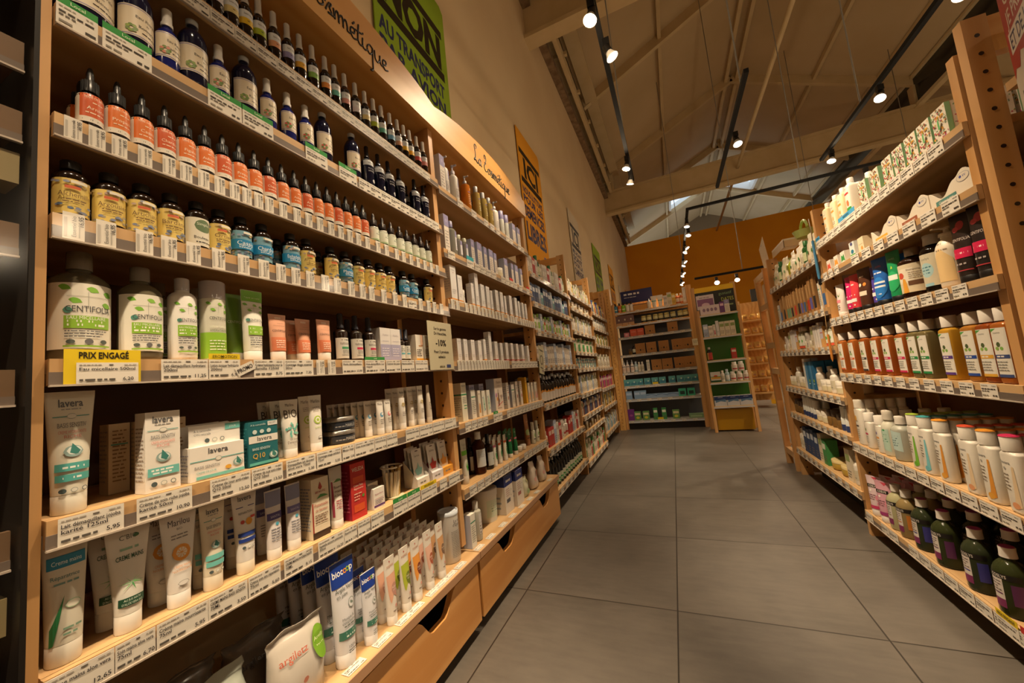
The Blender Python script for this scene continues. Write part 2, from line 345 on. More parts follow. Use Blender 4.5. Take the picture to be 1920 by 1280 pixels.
# ------------------------------------------------------------------ posters on the left wall
DK = '1d1812'; BL = '232a55'
def wpanel(name, y0, y1, z0, z1, col, art, lab, cat='poster', x=-1.31, corner=.04):
    e = MB(); c = corner
    pts = [(0, 0), (y1-y0, 0), (y1-y0, z1-z0-c), (y1-y0-c, z1-z0), (0, z1-z0)]
    vs = [(xx, a, b) for xx in (0, .008) for a, b in pts]; n = len(pts)
    e.add(vs, [tuple(range(n))[::-1], tuple(range(n, 2*n))]+[(i, (i+1) % n, n+(i+1) % n, n+i) for i in range(n)], (col, 'w'))
    f = plane_x(.008); e.art(art, f); return tag(e.build(name, loc=(x, y0, z0)), lab, cat)
def ban(word, w, h, lines, logo=True):
    a = [('r', .03, w-.05, h-.30, h-.235, DK), ('r', .03, w-.05, h-.655, h-.585, DK), ('t', word, w/2-.01, h-.56, .24, DK, {'w': w-(.14 if word == 'NON' else .3), 'bold': 3.5 if word == 'NON' else 2.5, 'stretch': 1})]
    v = h-.67
    for t, s in lines: v -= s*1.35; a.append(('t', t, w/2-.02, v, s, BL, {'w': w-.1, 'bold': 2.5, 'stretch': 1}))
    if logo: a += [('r', w-.22, w-.02, .1, .19, '24408a'), ('t', 'biocoop', w-.12, .125, .035, 'f0f0f0', {'w': .17})]
    return a
wpanel('poster', 1.54, 2.32, 2.15, 3.9, '85a018', ban('NON', .78, 1.75, (('AU TRANSPORT', .1), ('PAR AVION', .1), ('DES', .1), ('FRUITS', .15))), 'large green poster reading NON AU TRANSPORT above the header boards')
wpanel('poster', 3.78, 4.56, 2.25, 3.86, 'dc9412', ban('ICI', .78, 1.61, (('NOUS LUTTONS', .08), ('POUR LES', .08), ('SEMENCES', .13), ('LIBRES', .2))), 'orange poster reading ICI LIBRES with small blue logo plate')
wpanel('poster', 6.0, 6.75, 2.2, 3.75, 'cfc0a6', ban('ICI', .75, 1.55, (('MES ACHATS', .07), ('SONT', .09), ('POUR LA', .07), ('CAMPAGNE', .12))), 'cream poster with black ICI lettering beside the orange one', x=-1.31)
wpanel('poster', 8.05, 8.95, 2.2, 3.75, '85a018', ban('NON', .9, 1.55, (('AUX OGM', .14), ('ET', .1), ('PESTICIDES', .14))), 'slim green poster farther along the cream wall')
wpanel('poster', 10.3, 11.1, 2.2, 3.82, 'd08c14', ban('ICI', .8, 1.62, (('LE VRAC', .14), ('EST', .1), ('ROI', .2))), 'second orange poster far along the cream wall')
wpanel('poster', 12.2, 12.9, 2.2, 3.6, 'cfc0a6', ban('ICI', .7, 1.4, (('ON TRIE', .12), ('TOUT', .14))), 'smallest cream poster near the far orange wall')
wpanel('poster', 14.2, 15.1, 2.2, 3.8, 'd08c14', ban('ICI', .9, 1.6, (('BIO', .2), ('LOCAL', .16))), 'farthest orange poster on the cream wall by the corner')
# ------------------------------------------------------------------ shelving units (local: x=0 front plane, -x into the shelf, y to the viewer's right)
class Fr:
    def __init__(s, ox, oy, rz): s.o = Vector((ox, oy, 0)); s.rz = rz; s.c = math.cos(rz); s.s = math.sin(rz)
    def w(s, x, y, z=0): return Vector((s.o.x+s.c*x-s.s*y, s.o.y+s.s*x+s.c*y, z))
    def ypx(s, px, x, z):       # the place along the shelf edge that shows at picture column px
        P = s.w(x, 0, z)-Vector((0, 0, 1)); dr = s.w(0, 1)-s.w(0, 0); dr.z = 0; k = px-960
        return (k*(-0+_f.dot(P))-FPX*_R.dot(P))/(FPX*_R.dot(dr)-k*_f.dot(dr))
GREY = '6e6259'; CLEAR = ('ffffff', 'f')
def post(parent, y, z0, z1, x0=-.075, x1=0, wy=.03, holes=True, name='upright', md=None):
    mb = MB(); mb.box(x0, x1, y-wy/2, y+wy/2, z0, z1, md or WOODZ)
    if holes:
        zz = z0+.06
        while zz < z1-.03:
            for s_ in (-1, 1):
                f = F(lambda u, v, o, s_=s_: (u, y+s_*(wy/2+o), v)); mb.art([('e', (x0+x1)/2, zz, .0055, .0055, '2b1a0e')], f)
            zz += .052
    return mb.build(name, parent)
def rail(parent, y0, y1, zb, h=.044, x=0, steel=False):
    mb = MB(); mb.box(x, x+.0022, y0, y1, zb+.002, zb+h*.52, GREY if not steel else 'c4ccd8'); mb.box(x, x+.006, y0, y1, zb, zb+.003, 'b8ab9c')
    o = mb.build('price_rail', parent)
    MB().add([(x+.0052, y0, zb+.003), (x+.0052, y1, zb+.003), (x+.0045, y1, zb+h*.98), (x+.0045, y0, zb+h*.98)], [(0, 1, 2, 3)], CLEAR).build('clear_cover', parent)
    return o
def unit(name, lab, fr, W, zs, zpost, depth=.32, first=True, zfoot=0, wallback=True, shade='56371e', railx=.012, end=None, postw=.03):
    e = empty(name, fr.w(0, 0), fr.rz)
    for y in ([-.016 if fr.rz else -.0085] if first else [])+[W-.016]:
        post(e, y, zfoot, zpost, wy=postw if y != -.0085 else .016, holes=y != -.0085); post(e, y, zfoot, zpost, -depth, -depth+.07, wy=postw, holes=False)
    for z in zs:
        mb = MB(); mb.box(-depth+.01, -.001, .002, W-.034, z+.022, z+.044, WOOD); mb.box(.001, railx, .001, W-.001, z+.003, z+.044, WOOD)
        s_ = mb.build('shelf', e); rail(s_, 0, W, z, x=railx)
    if wallback: MB().box(-depth-.012, -depth-.001, 0.002, W-.002, max(.06, zs[-1]), min(zpost, zs[0]+.32), DARKW).build('back_panel', e)
    return tag(e, lab, 'shelving unit', 'pine shelving bays along the aisle')
BAY = 1.14; Y0 = [.24, 1.385, 2.525, 3.66, 4.81, 5.95]   # bay limits along the aisle
ZU = [[1.885, 1.668, 1.467, 1.293, 1.056, .813, .593], [1.865, 1.565, 1.33, 1.051, .778, .505], [1.72, 1.495, 1.281, 1.021, .74, .42, .113],
      [1.775, 1.615, 1.37, 1.155, .98, .72, .50, .345, .055], [1.70, 1.50, 1.28, .965, .695, .45, .13]]
LF = []; LU = []
labs = ['nearest left shelving bay with orange dropper bottles and oak drawer', 'second left shelving bay with lavender cartons and oak drawer', 'third left shelving bay with dark juice bottles at the bottom',
        'fourth left shelving bay with nine close shelves', 'fifth left shelving bay beside the tall yellow end cabinet']
for i in range(5):
    fr = Fr(-.89, Y0[i], 0); W = Y0[i+1]-Y0[i]; LF.append(fr)
    LU.append(unit('shelving_unit', labs[i], fr, W, ZU[i], 2.17 if i < 2 else 2.19, first=(i == 0), zfoot=.33 if i < 2 else 0))
MB().box(-.25, -.076, -.0165, -.002, 0, 2.55, WOODZ).build('side_panel', LU[0])
MB().box(-.075, 0, -.0165, -.001, 2.17, 2.55, WOODZ).build('upright_top', LU[0])
for i in (2, 3):
    W = Y0[i+1]-Y0[i]; mb = MB(); mb.box(-.25, -.075, W-.03, W-.002, 2.11, 2.18, WOODX); mb.build('top_crosspiece', LU[i])
# header boards with handwriting, canopy, deck and drawers on the first two bays
GL = {'L': ([(.75,2.1),(.95,2.5),(.6,2.7),(.35,2.3),(.5,1.2),(.3,.3),(0,.1),(.15,.4),(.6,.2),(.95,0),(1.2,.25)], 1.25),
 'a': ([(.75,.9),(.4,1),(.05,.5),(.3,0),(.65,.35),(.8,.95),(.75,.2),(1.0,.12)], 1.05),
 'C': ([(.55,2.0),(.3,2.2),(.45,2.6),(.85,2.4),(.75,1.7),(.35,1.3),(.75,1.35),(.2,.9),(.1,.35),(.5,0),(1.1,.3)], 1.15),
 'o': ([(.5,.95),(.1,.6),(.3,.02),(.75,.35),(.55,.95),(1.0,.85)], .95), 's': ([(0,.1),(.35,.95),(.6,1),(.4,.6),(.6,.2),(.2,0),(.9,.15)], .8),
 'm': ([(0,.9),(.1,0),(.15,.6),(.4,1),(.5,.5),(.5,0),(.55,.6),(.85,1),(.95,.5),(.95,0),(1.0,.6),(1.25,1),(1.4,.5),(1.4,.1),(1.7,.15)], 1.65),
 'e': ([(0,.4),(.5,.55),(.55,.95),(.2,.9),(.1,.4),(.35,0),(.8,.2)], .78), 't': ([(.3,1.9),(.18,1.0),(.15,.25),(.4,0),(.7,.2)], .62), 'i': ([(.1,.95),(.05,.2),(.3,0),(.6,.2)], .55),
 'q': ([(.7,.9),(.35,1),(.05,.5),(.3,.05),(.65,.4),(.75,.95),(.7,-.3),(.65,-1.3),(.35,-1.5)], .95), 'u': ([(.05,.95),(.1,.2),(.4,0),(.7,.5),(.75,.95),(.75,.2),(1.05,.1)], 1.0)}
def script_text(s_, x, y0, z0, h, r, slope=0):
    mb = MB(); u = 0
    def dr(pts):
        P = []
        q = [pts[0]]+pts+[pts[-1]]
        for i in range(1, len(q)-2):
            for t in (0, .25, .5, .75):
                f = lambda a, b, c, d: .5*((2*b)+(-a+c)*t+(2*a-5*b+4*c-d)*t*t+(-a+3*b-3*c+d)*t**3)
                P.append((f(*[p[0] for p in q[i-1:i+3]]), f(*[p[1] for p in q[i-1:i+3]])))
        P.append(pts[-1]); mb.tube([(x, y0+(u+a)*h, z0+b*h+(u+a)*h*slope) for a, b in P], r, '18120c', 5)
    for ch in s_:
        if ch == ' ': u += .7; continue
        b = {'é': 'e'}.get(ch, ch); dr(GL[b][0])
        if ch == 'é': dr([(.35, 1.35), (.6, 1.7)])
        if ch == 't': dr([(-.15, 1.05), (.2, 1.15), (.65, 1.3)])
        if ch == 'i': dr([(.15, 1.4), (.17, 1.5)])
        u += GL[b][1]
    return mb, u*h
for i in (0, 1):
    W = Y0[i+1]-Y0[i]; e = LU[i]; mb = MB(); n = 16; top = []
    for k_ in range(n+1):
        t = k_/n; top.append((W*t, 2.285+.075*math.sin(PI*t)**.8 if 0 < t < 1 else 2.285))
    vs = [(x, y, z) for x in (.004, .026) for y, z in [(0, 2.168), (W, 2.168)]+top[::-1]]; c = len(top)+2
    mb.add(vs, [tuple(range(c))[::-1], tuple(range(c, 2*c))]+[(j, (j+1) % c, c+(j+1) % c, c+j) for j in range(c)], HEADW)
    hb = mb.build('header_board', e)
    tx, wd = script_text('La Cosmétique', .0265, 0, 0, .0395, .0034)
    o = tx.build('lettering', hb); o.location = (0, W/2-wd/2+.02+(0 if i == 0 else .02), 2.215)
    MB().box(-.32, .004, .0, W, 2.17, 2.19, HEADW).build('canopy_board', e)
    mb = MB(); mb.box(-.32, .06, .002, W-.002, .272, .302, WOOD); mb.box(.06, .064, .002, W-.002, .276, .302, 'b58d6c'); mb.build('deck_board', e)
    # drawer front with two scooped hand holes
    def topz(y):
        d = min(abs(y-W*.25), abs(y-W*.75)); t = max(0, min(1, (d-.035)/.075)); return .192+.07*(t*t*(3-2*t))
    mb = MB(); ys = [.01+(W-.02)*j/80 for j in range(81)]; vs = []
    for y in ys: vs += [(.052, y, .045), (.052, y, topz(y)), (.03, y, topz(y)), (.03, y, .045)]
    mb.add(vs, [(4*j+q, 4*j+4+q, 4*j+4+(q+1) % 4, 4*j+(q+1) % 4) for j in range(80) for q in range(4)]+[(0, 1, 2, 3), (323, 322, 321, 320)], DRAWW); mb.build('drawer_front', e)
    mb = MB(); mb.box(-.31, .029, .012, .03, .05, .262, DARKW); mb.box(-.31, .029, W-.03, W-.012, .05, .262, DARKW); mb.box(-.31, .029, .012, W-.012, .05, .06, DARKW); mb.build('drawer_box', e)
    MB().box(-.3, 0.0, .01, W-.01, 0, .044, '15110d').build('plinth', e)
for i in (2, 3, 4):
    W = Y0[i+1]-Y0[i]; MB().box(-.3, -.1, .02, W-.02, 0, .05, '15110d').build('plinth', LU[i])
# tall yellow end cabinet between the left run and the back unit
e = tag(empty('end_cabinet', (-.87, 6.0, 0)), 'tall pale yellow wooden cabinet standing in the corner by the fifth bay', 'cabinet')
MB().box(-.27, .05, .15, .3, 0, 2.26, HEADW).build('body', e)
post(e, .12, 0, 2.26, -.03, .058, .05, name='upright', md=HEADW); post(e, .12, 0, 2.26, -.27, -.2, .05, holes=False, md=HEADW)
mb = MB(); mb.box(-.2, -.02, .1, .14, 2.14, 2.24, HEADW); mb.build('crosspiece', e)
# back unit across the end of the aisle
BFR = Fr(-.79, 6.15, -PI/2); ZB = [1.82, 1.607, 1.414, 1.127, .85, .637, .427, .098]
e = empty('shelving_unit', BFR.w(0, 0), BFR.rz); BW = 1.13
for y in (.0, BW): post(e, y, 0, 2.12 if y else 2.0, -.08, .0, .04 if not y else .075)
for z in ZB:
    mb = MB(); mb.box(-.3, .004, .022, BW-.03, z+.02, z+.04, 'a9a49c' if z < 1.5 else WOODX); rl = mb.build('shelf', e); rail(rl, .022, BW-.035, z, .04, .004, steel=True)
MB().box(-.33, -.305, .02, BW-.03, .1, 1.82, '555c68').build('back_panel', e); MB().box(-.33, -.31, .02, BW-.03, 1.82, 2.03, HEADW).build('top_back_board', e)
MB().box(-.28, -.02, .02, BW-.03, 0, .09, '15110d').build('plinth', e)
tag(e, 'dark backed shelving unit facing the camera across the end of the aisle', 'shelving unit')
# leaning ladder style display with green back
SFR = Fr(.40, 5.66, -PI/2); SZ = [1.575, 1.262, .938, .64, .325]
e = empty('display_stand', SFR.w(0, 0), SFR.rz); SW = .49
for y in (.0, SW):
    mb = MB(); mb.bar((0, y, 0), (-.16, y, 1.66), .035, .035, WOODZ, up=(0, 1, 0)); mb.build('leg', e)
    post(e, y+(.0 if y else -.02), 0, 2.02, -.33, -.28, .05, name='rear_post')
for z in SZ:
    mb = MB(); d = .16*z/1.66; mb.box(-.3, -d+.02, .02, SW-.02, z, z+.018, 'd9c09a'); rl = mb.build('shelf', e); rail(rl, .01, SW-.01, z-.012, .03, -d+.022, steel=True)
MB().box(-.285, -.275, .0, SW, .33, 1.58, '2f6a1e').build('back_panel', e)
mb = MB(); mb.box(-.285, -.275, .0, SW, 1.6, 1.93, '20221f'); g = plane_x(-.275)
mb.art([('t', 'Ouvert', .12, 1.85, .045, 'b8b8a8', {'w': .2}), ('t', 'DATES', .4, 1.77, .05, 'b9bf4e', {'w': .15}), ('t', 'gustatif', .38, 1.86, .04, '7d9c6a', {'w': .16}), ('l', .3, .46, 1.7, .02, '8a9a6a')], g); mb.build('chalkboard', e)
MB().box(-.285, -.27, -.0, SW, 1.93, 2.0, 'e8b91c').build('top_board', e)
MB().box(-.26, -.07, .03, SW-.03, .02, .29, 'b98a14').build('storage_box', e)
tag(e, 'ladder shaped wooden display stand with green back and chalkboard', 'display stand')
# right side
RY = [1.40, 2.55, 3.68]; ZR = [[1.528, 1.347, 1.098, .803, .439, .09], [1.466, 1.166, .949, .67, .46, .177]]
RF = [Fr(.82, RY[1], PI), Fr(.82, RY[2], PI)]; RU = []
for i, lb in enumerate(('near right shelving bay with amber and white shampoo bottles', 'far right shelving bay with toothbrushes and small white jars')):
    RU.append(unit('shelving_unit', lb, RF[i], 1.128 if i else 1.15, ZR[i], 1.765, first=(i == 1), wallback=True, depth=.36, zfoot=0))
    MB().box(-.3, -.12, .02, BAY-.02, .0, .06 if i == 0 else .1, '120d09').build('plinth', RU[i])
MB().box(-.36, -.08, -.03, -.004, .02, 1.74, WOODZ).build('end_panel', RU[1])
# end rack: side frame of a rack standing back to back with the far right bay
e = tag(empty('end_rack', (.83, 4.06, 0)), 'open wooden side frame of the rack behind the far right bay', 'rack')
mb = MB(); mb.bar((0, 0, 0), (0, .12, 1.7), .045, .035, WOODZ); mb.build('post', e)
mb = MB(); mb.bar((0, -.27, 0), (0, -.24, 1.72), .045, .03, WOODZ); mb.build('post', e)
for z in (.12, .82, 1.05, 1.4, 1.68):
    mb = MB(); mb.bar((0, -.26+.02*z, z), (0, .0+.07*z, z), .035, .05, WOOD); mb.build('rung', e)
MB().box(.02, .06, -.22, .06, 1.42, 1.62, 'ddc9ae').build('side_box', e)
for z in (.15, .5, .84, 1.15): MB().box(.03, .7, -.28, .02, z, z+.02, WOODX).build('shelf', e)
# nearest right bay with hanging poster
NF = Fr(.822, 1.372, PI); e = empty('shelving_unit', NF.w(0, 0), PI)
post(e, .0, 0, 1.83, -.05, -.0, .03); post(e, .0, 0, 1.83, -.36, -.29, .034, holes=False)
mb = MB(); mb.box(-.29, -.05, -.015, .015, 1.72, 1.82, WOODX); mb.build('top_crosspiece', e)
for z in (.1, .5, .9, 1.3, 1.6):
    MB().box(-.35, -.05, .02, 1.1, z, z+.022, WOOD).build('shelf', e)
tag(e, 'nearest right shelving unit with peg holes behind the red and white poster', 'shelving unit')
rb = random.Random(4)
for k_, (y, z, h) in enumerate(((.08, 1.322, .2), (.24, 1.322, .22), (.08, 1.622, .17), (.24, 1.622, .2))):
    mb = MB(); mb.box(-.28, -.1, y, y+.14, z+.002, z+h, 'a8713f'); mb.box(-.0998, -.0996, y+.01, y+.13, z+h*.4, z+h*.47, '6b4526')
    tag(mb.build('cardboard_box', loc=(0, 0, 0)), 'brown cardboard box %s of the nearest right unit behind the poster' % ('on the right, upper shelf', 'on the left, upper shelf', 'on the right, top shelf', 'on the left, top shelf')[k_], 'box', 'boxes behind the hanging poster').matrix_world = Matrix.Translation(NF.w(0, 0)) @ Matrix.Rotation(PI, 4, 'Z')
e = MB(); e.box(0, .006, -.02, .34, -.55, .12, 'e6dccb')
e.art([('p', [(-.018, -.14), (.0, -.12), (.03, -.13), (.05, -.10), (.09, -.115), (.13, -.09), (.2, -.10), (.34, -.07), (.34, .12), (-.018, .12)], 'b5372a'),
  ('t', 'CET HIVER', .14, .03, .036, 'efe4d4', {'bold': 1, 'w': .26}), ('t', 'JE PRENDS SOIN', .16, -.02, .036, 'efe4d4', {'bold': 1, 'w': .3}), ('r', .0, .34, -.085, -.033, 'efe8dc'), ('t', 'ET DE LA NATURE', .165, -.077, .036, BL, {'bold': 1, 'w': .31}),
  ('t', 'Je donne', .08, -.21, .03, '4a4a52'), ('t', 'en papier', .09, -.26, .03, BL, {'bold': 1}), ('t', 'la monnaie', .1, -.305, .03, BL, {'bold': 1}), ('r', .04, .2, -.42, -.34, 'b5372a'), ('t', 'AVEC', .1, -.37, .02, 'efe4d4'), ('t', 'HOPI', .1, -.41, .025, 'efe4d4')], F(lambda u, v, o: (.006+o, u, v)))
o = tag(e.build('hanging_poster'), 'red and white hanging poster reading CET HIVER at the right edge', 'poster')
o.location = (.845, 1.262, 1.73); o.rotation_euler = (0, 0, PI+math.radians(-21.6))
# dark cold cabinet with clear panel at the left edge
e = tag(empty('acrylic_cabinet', (-.89, -.6, 0)), 'dark cabinet with clear acrylic front and price rails at the left edge', 'cabinet')
MB().box(-.33, -.32, 0, .81, .05, 2.5, '1c140e').build('back_panel', e)
for z in (1.8, 1.56, 1.44, 1.255, 1.03, .80, .55):
    mb = MB(); mb.box(-.31, -.012, 0, .806, z+.01, z+.03, DARKW); mb.box(-.012, -.002, 0, .812, z+.012, z+.055, '6f5740'); sh = mb.build('shelf', e); rail(sh, 0, .812, z, .03, -.002)
for z in (1.375, .715):
    MB().box(-.06, -.004, 0, .811, z, z+.05, '8a7c58').build('cream_strip', e)
MB().add([(.018, .0, .1), (.018, .822, .1), (.018, .822, 2.5), (.018, 0, 2.5)], [(0, 1, 2, 3)], CLEAR).build('acrylic_panel', e)
MB().box(-.3, .02, .8165, .8225, .1, 2.5, '15110e').build('side_panel', e)
# ------------------------------------------------------------------ goods: builders
KIND = {}
INK = '2e2b2e'
def fine(u0, u1, v0, v1, n, c=INK, h=None):
    dv = (v1-v0)/n; h = h or dv*.38
    return [('l', u0, u1-((i*37) % 5)*.04*(u1-u0), v1-dv*(i+1)+dv*.3, h, c) for i in range(n)]
def kind(key, name, cat, desc, parts, hd):
    """parts: list of (part name, MB, parent index or None)"""
    KIND[key] = dict(name=name, cat=cat, desc=desc, parts=[(n, mb.mesh(n), p) for n, mb, p in parts], hd=hd)
CN = dict(dr='cosmetic_carton', li='lavender_carton', g='grocery_carton', fl='oil_carton', la='face_cream_carton', kr='dispenser_box', te='tampon_box', sq='soap_carton', bb='clay_carton')
def carton(key, w, d, h, col, art, desc, name=None, side=None, top=None, cat='box'):
    name = name or CN.get(key[:2]) or CN.get(key[:1]) or 'carton'
    mb = MB(); mb.box(-d/2, d/2, -w/2, w/2, 0, h, (col, 'c')); mb.art(art, plane_x(d/2))
    if side: mb.art(side, F(lambda u, v, o: (u, -w/2-o, v))); mb.art(side, F(lambda u, v, o: (-u, w/2+o, v)))
    if top: mb.add([(-d/2+.001, -w/2+.001, h+.0004), (d/2-.001, -w/2+.001, h+.0004), (d/2-.001, w/2-.001, h+.0004), (-d/2+.001, w/2-.001, h+.0004)], [(0, 1, 2, 3)], top)
    kind(key, name, cat, desc, [(name, mb, None)], d/2)
def capm(mb, style, z, r, h, c):
    if style == 'flat': mb.loft([(z, r, r), (z+h-.0015, r, r), (z+h, r-.0015, r-.0015)], c, 20)
    elif style == 'taper': mb.loft([(z, r, r), (z+h*.6, r*.93, r*.93), (z+h-.002, r*.96, r*.96), (z+h, r*.9, r*.9)], c, 20)
    elif style == 'dropper':
        for k_ in range(14): 
            t = 2*PI*k_/14; mb.box(r*math.cos(t)-.0008, r*math.cos(t)+.0008, r*math.sin(t)-.0008, r*math.sin(t)+.0008, z, z+h*.42, c)
        mb.loft([(z, r, r), (z+h*.42, r, r), (z+h*.45, r*.65, r*.65), (z+h*.5, r*.5, r*.5), (z+h*.75, r*.5, r*.5), (z+h*.92, r*.36, r*.36), (z+h, r*.2, r*.2)], c, 14)
    elif style == 'spray':
        mb.loft([(z, r*1.0, r*1.0), (z+h*.18, r, r), (z+h*.2, r*.85, r*.85), (z+h*.95, r*.82, r*.82), (z+h, r*.6, r*.6)], c, 16)
    elif style == 'pump':
        mb.loft([(z, r, r), (z+h*.35, r*.95, r*.95), (z+h*.4, r*.35, r*.35), (z+h*.78, r*.35, r*.35)], c, 14); mb.loft([(z+h*.78, r*.62, r*.62), (z+h, r*.5, r*.5)], c, 14)
        mb.box(r*.2, r*2.1, -r*.22, r*.22, z+h*.82, z+h*.96, c)
    elif style == 'disc':
        mb.loft([(z, r, r), (z+h*.25, r*.85, r*.85), (z+h*.8, r*1.12, r*1.12), (z+h, r*1.15, r*1.15)], c, 20)
def bottle(key, r, H, body, cap, art, desc, b=None, p=2, neck=None, shoulder=.62, name='bottle', cat='bottle', lab=None, n=22):
    """cap=(style, radius, height, colour); lab=(u0,u1,v0,v1,colour) label patch"""
    b = b or r; style, cr, ch, cc = cap; zt = H-ch; zs = zt*shoulder; nr = neck or cr*.8
    secs = [(0, r*.86, b*.86, p), (.003, r*.97, b*.97, p), (.007, r, b, p)]+[(zs*f, r, b, p) for f in (.5, 1)]
    for t in (.25, .5, .75, .9, 1):
        s_ = math.cos(t*PI/2)**.75 if t < 1 else 0; k_ = t; secs.append((zs+(zt-zs)*(t*.82), nr+(r-nr)*s_, nr+(b-nr)*s_, p+(2-p)*k_))
    secs.append((zt+.001, nr, nr, 2))
    mb = MB(); mb.loft(secs, body, n); out = [(name+'_body', mb, None)]
    if lab or art:
        ml = MB(); it = ([('r',)+tuple(lab)] if lab else [])+art; ml.art(it, on_loft([q for q in secs if q[0] > .004 or 1])); out.append(('label', ml, None))
    mc = MB(); capm(mc, style, zt, cr, ch, cc); out.append(('pump' if style == 'pump' else 'spray_head' if style == 'spray' else 'dropper' if style == 'dropper' else 'cap', mc, None))
    kind(key, name, cat, desc, out, b)
def tube(key, w, H, r, body, capc, art, desc, ch=.022, tilt=0, name='cream_tube', top=None):
    R2 = w/2; secs = [(ch, r, r*.92)]
    for t in (.15, .3, .5, .7, .85, .95, 1): secs.append((ch+(H-ch)*t*.96, r+(R2-r)*t**1.1, max(.0016, r*.92*(1-t**1.7))))
    secs.append((H, R2, .0013))
    mb = MB(); mb.loft(secs, body, 24); f = on_loft([(q[0], q[1], q[2]+.0001, 2.31) for q in secs])
    a2 = list(art)
    if top: a2 = [('r', -R2*.97, R2*.97, top[0], H-.001, top[1])]+a2
    mb.art(a2, f); mc = MB(); mc.loft([(0, r*.95, r*.87), (.002, r*.99, r*.91), (ch-.001, r*1.0, r*.92), (ch, r*.96, r*.88)], capc, 24)
    kind(key, name, 'tube', desc, [('tube_body', mb, None), ('cap', mc, None)], r)
# ---- nearest bay, from the top shelf down
SPC = dict(yellow='d9b415', lime='a3b821', peach='d79a72', lavender='8c88b8', gold='e0a81c', green='7fb04a', orange='d98528', teal='5fb3a6', pink='d58f86', white='d8d4da', cream='d8c684', blue='6ca7d0', red='c8504c')
for nm, c in SPC.items():
    bottle('sp_'+nm, .0165, .15, ('20140c', 's'), ('spray', .0095, .05, ('b9b4aa', 's')), [('r', -.024, .024, .05, .072, 'd9dde0'), ('r', -.024, .024, .032, .05, c), ('t', 'Saint Hilaire', .001, .059, .0052, INK, {'w': .024}), ('l', -.004, .02, .042, .0022, INK), ('e', .008, .02, .006, .006, 'cfc8bc'), ('e', .008, .02, .0045, .0045, '20140c')],
        nm+' banded dark spray bottle', name='spray_bottle', shoulder=.8)
def floral(key, r, H, cap, desc, flower, body=('10122e', 's')):
    v0, v1 = H*.16, H*.55
    a = [('r', -r*1.45, r*1.45, v0, v1, 'dccfb6'), ('r', -r*1.45, r*1.45, v1-.004, v1-.002, '8b86a8'), ('r', -r*1.45, r*1.45, v0+.002, v0+.004, '8b86a8'), ('t', 'Eau Florale', r*.35, v0+(v1-v0)*.62, .006, INK, {'w': r*1.5}), ('t', 'de', r*.35, v0+(v1-v0)*.5, .004, INK), ('t', flower[1], r*.35, v0+(v1-v0)*.33, .006, INK, {'w': r*1.6}), ('l', 0, r, v0+.012, .002, INK)]
    for q in range(7): a.append(('e', -r*.55+.006*math.cos(q*.9), v0+.016+.006*math.sin(q*.9), .0035, .003, flower[0] if q % 2 else '6f8a4a'))
    bottle(key, r, H, body, cap, a, desc, name='floral_water_bottle', shoulder=.7)
SW_ = ('spray', .0105, .042, 'dcd8d0')
floral('fl_sp', .0205, .148, SW_, 'blue floral water spray with cream label', ('c9806a', 'Camomille'), ('18206a', 's'))
floral('fl_spr', .0205, .148, SW_, 'blue spray with pink flowered cream label', ('c4574c', 'Rose'), ('18206a', 's'))
floral('fl_big', .027, .17, ('flat', .0115, .014, 'b9c0c6'), 'large dark floral water bottle', ('8aa04a', 'Romarin'))
floral('fl_bigr', .025, .165, ('flat', .0115, .014, 'b9c0c6'), 'dark bottle with red flowered cream label', ('c4574c', 'Rose'))
floral('fl_jug', .04, .167, ('flat', .012, .014, '20180f'), 'very large dark floral water bottle', ('8b86a8', 'Bleuet'))
bottle('navy', .0215, .155, ('0e1028', 's'), ('spray', .009, .045, ('1a1a1c', 's')), [('r', -.03, .03, .075, .1, 'b9bcc0'), ('t', 'Saint Hilaire', 0, .083, .007, INK, {'w': .03}), ('t', 'EAU FLORALE', 0, .062, .0045, 'd0d0d0', {'w': .028}), ('t', 'LAVANDE', 0, .052, .006, 'd8d8d8', {'w': .028}), ('e', .006, .02, .007, .007, 'c8c8c8')], 'navy spray bottle with silver label', name='spray_bottle', shoulder=.8)
ORA = ('Arnica', 'Propolis', 'Cassis', 'Chardon', 'Figuier', 'Aubepine')
for i, nm in enumerate(ORA):
    bottle('or%d' % i, .0168, .121, ('1c100a', 's'), ('dropper', .0105, .05, '1b1a19'), [('r', -.034, -.018, .008, .062, 'd9d2c2'), ('r', -.018, .034, .008, .062, 'd8722e' if i % 3 else 'c8582a'), ('r', -.034, .034, .008, .018, 'dcd5c8'), ('l', -.014, .02, .0115, .0025, INK), ('t', 'TERRE DE SIENNE', .003, .053, .0042, 'f0dcc0', {'w': .03}), ('l', -.002, .012, .045, .0018, 'f0dcc0'), ('t', nm, .003, .032, .0062, 'f5e6cc', {'w': .028}), ('l', -.01, .018, .025, .0018, 'f0dcc0')],
        'orange labelled dark dropper bottle', name='dropper_bottle', shoulder=.8)
bottle('wdrop', .0175, .108, ('241208', 's'), ('dropper', .0115, .045, '241712'), [('r', -.035, .035, .006, .055, 'd8dccc'), ('r', -.035, .035, .006, .012, '9bb58c'), ('t', 'TERRE', -.002, .045, .004, INK, {'w': .02}), ('t', 'Aneth', .004, .027, .006, '3c5a46', {'w': .02}), ('e', .007, .038, .003, .003, '3f7d5c')], 'white labelled brown dropper bottle', name='dropper_bottle', shoulder=.8)
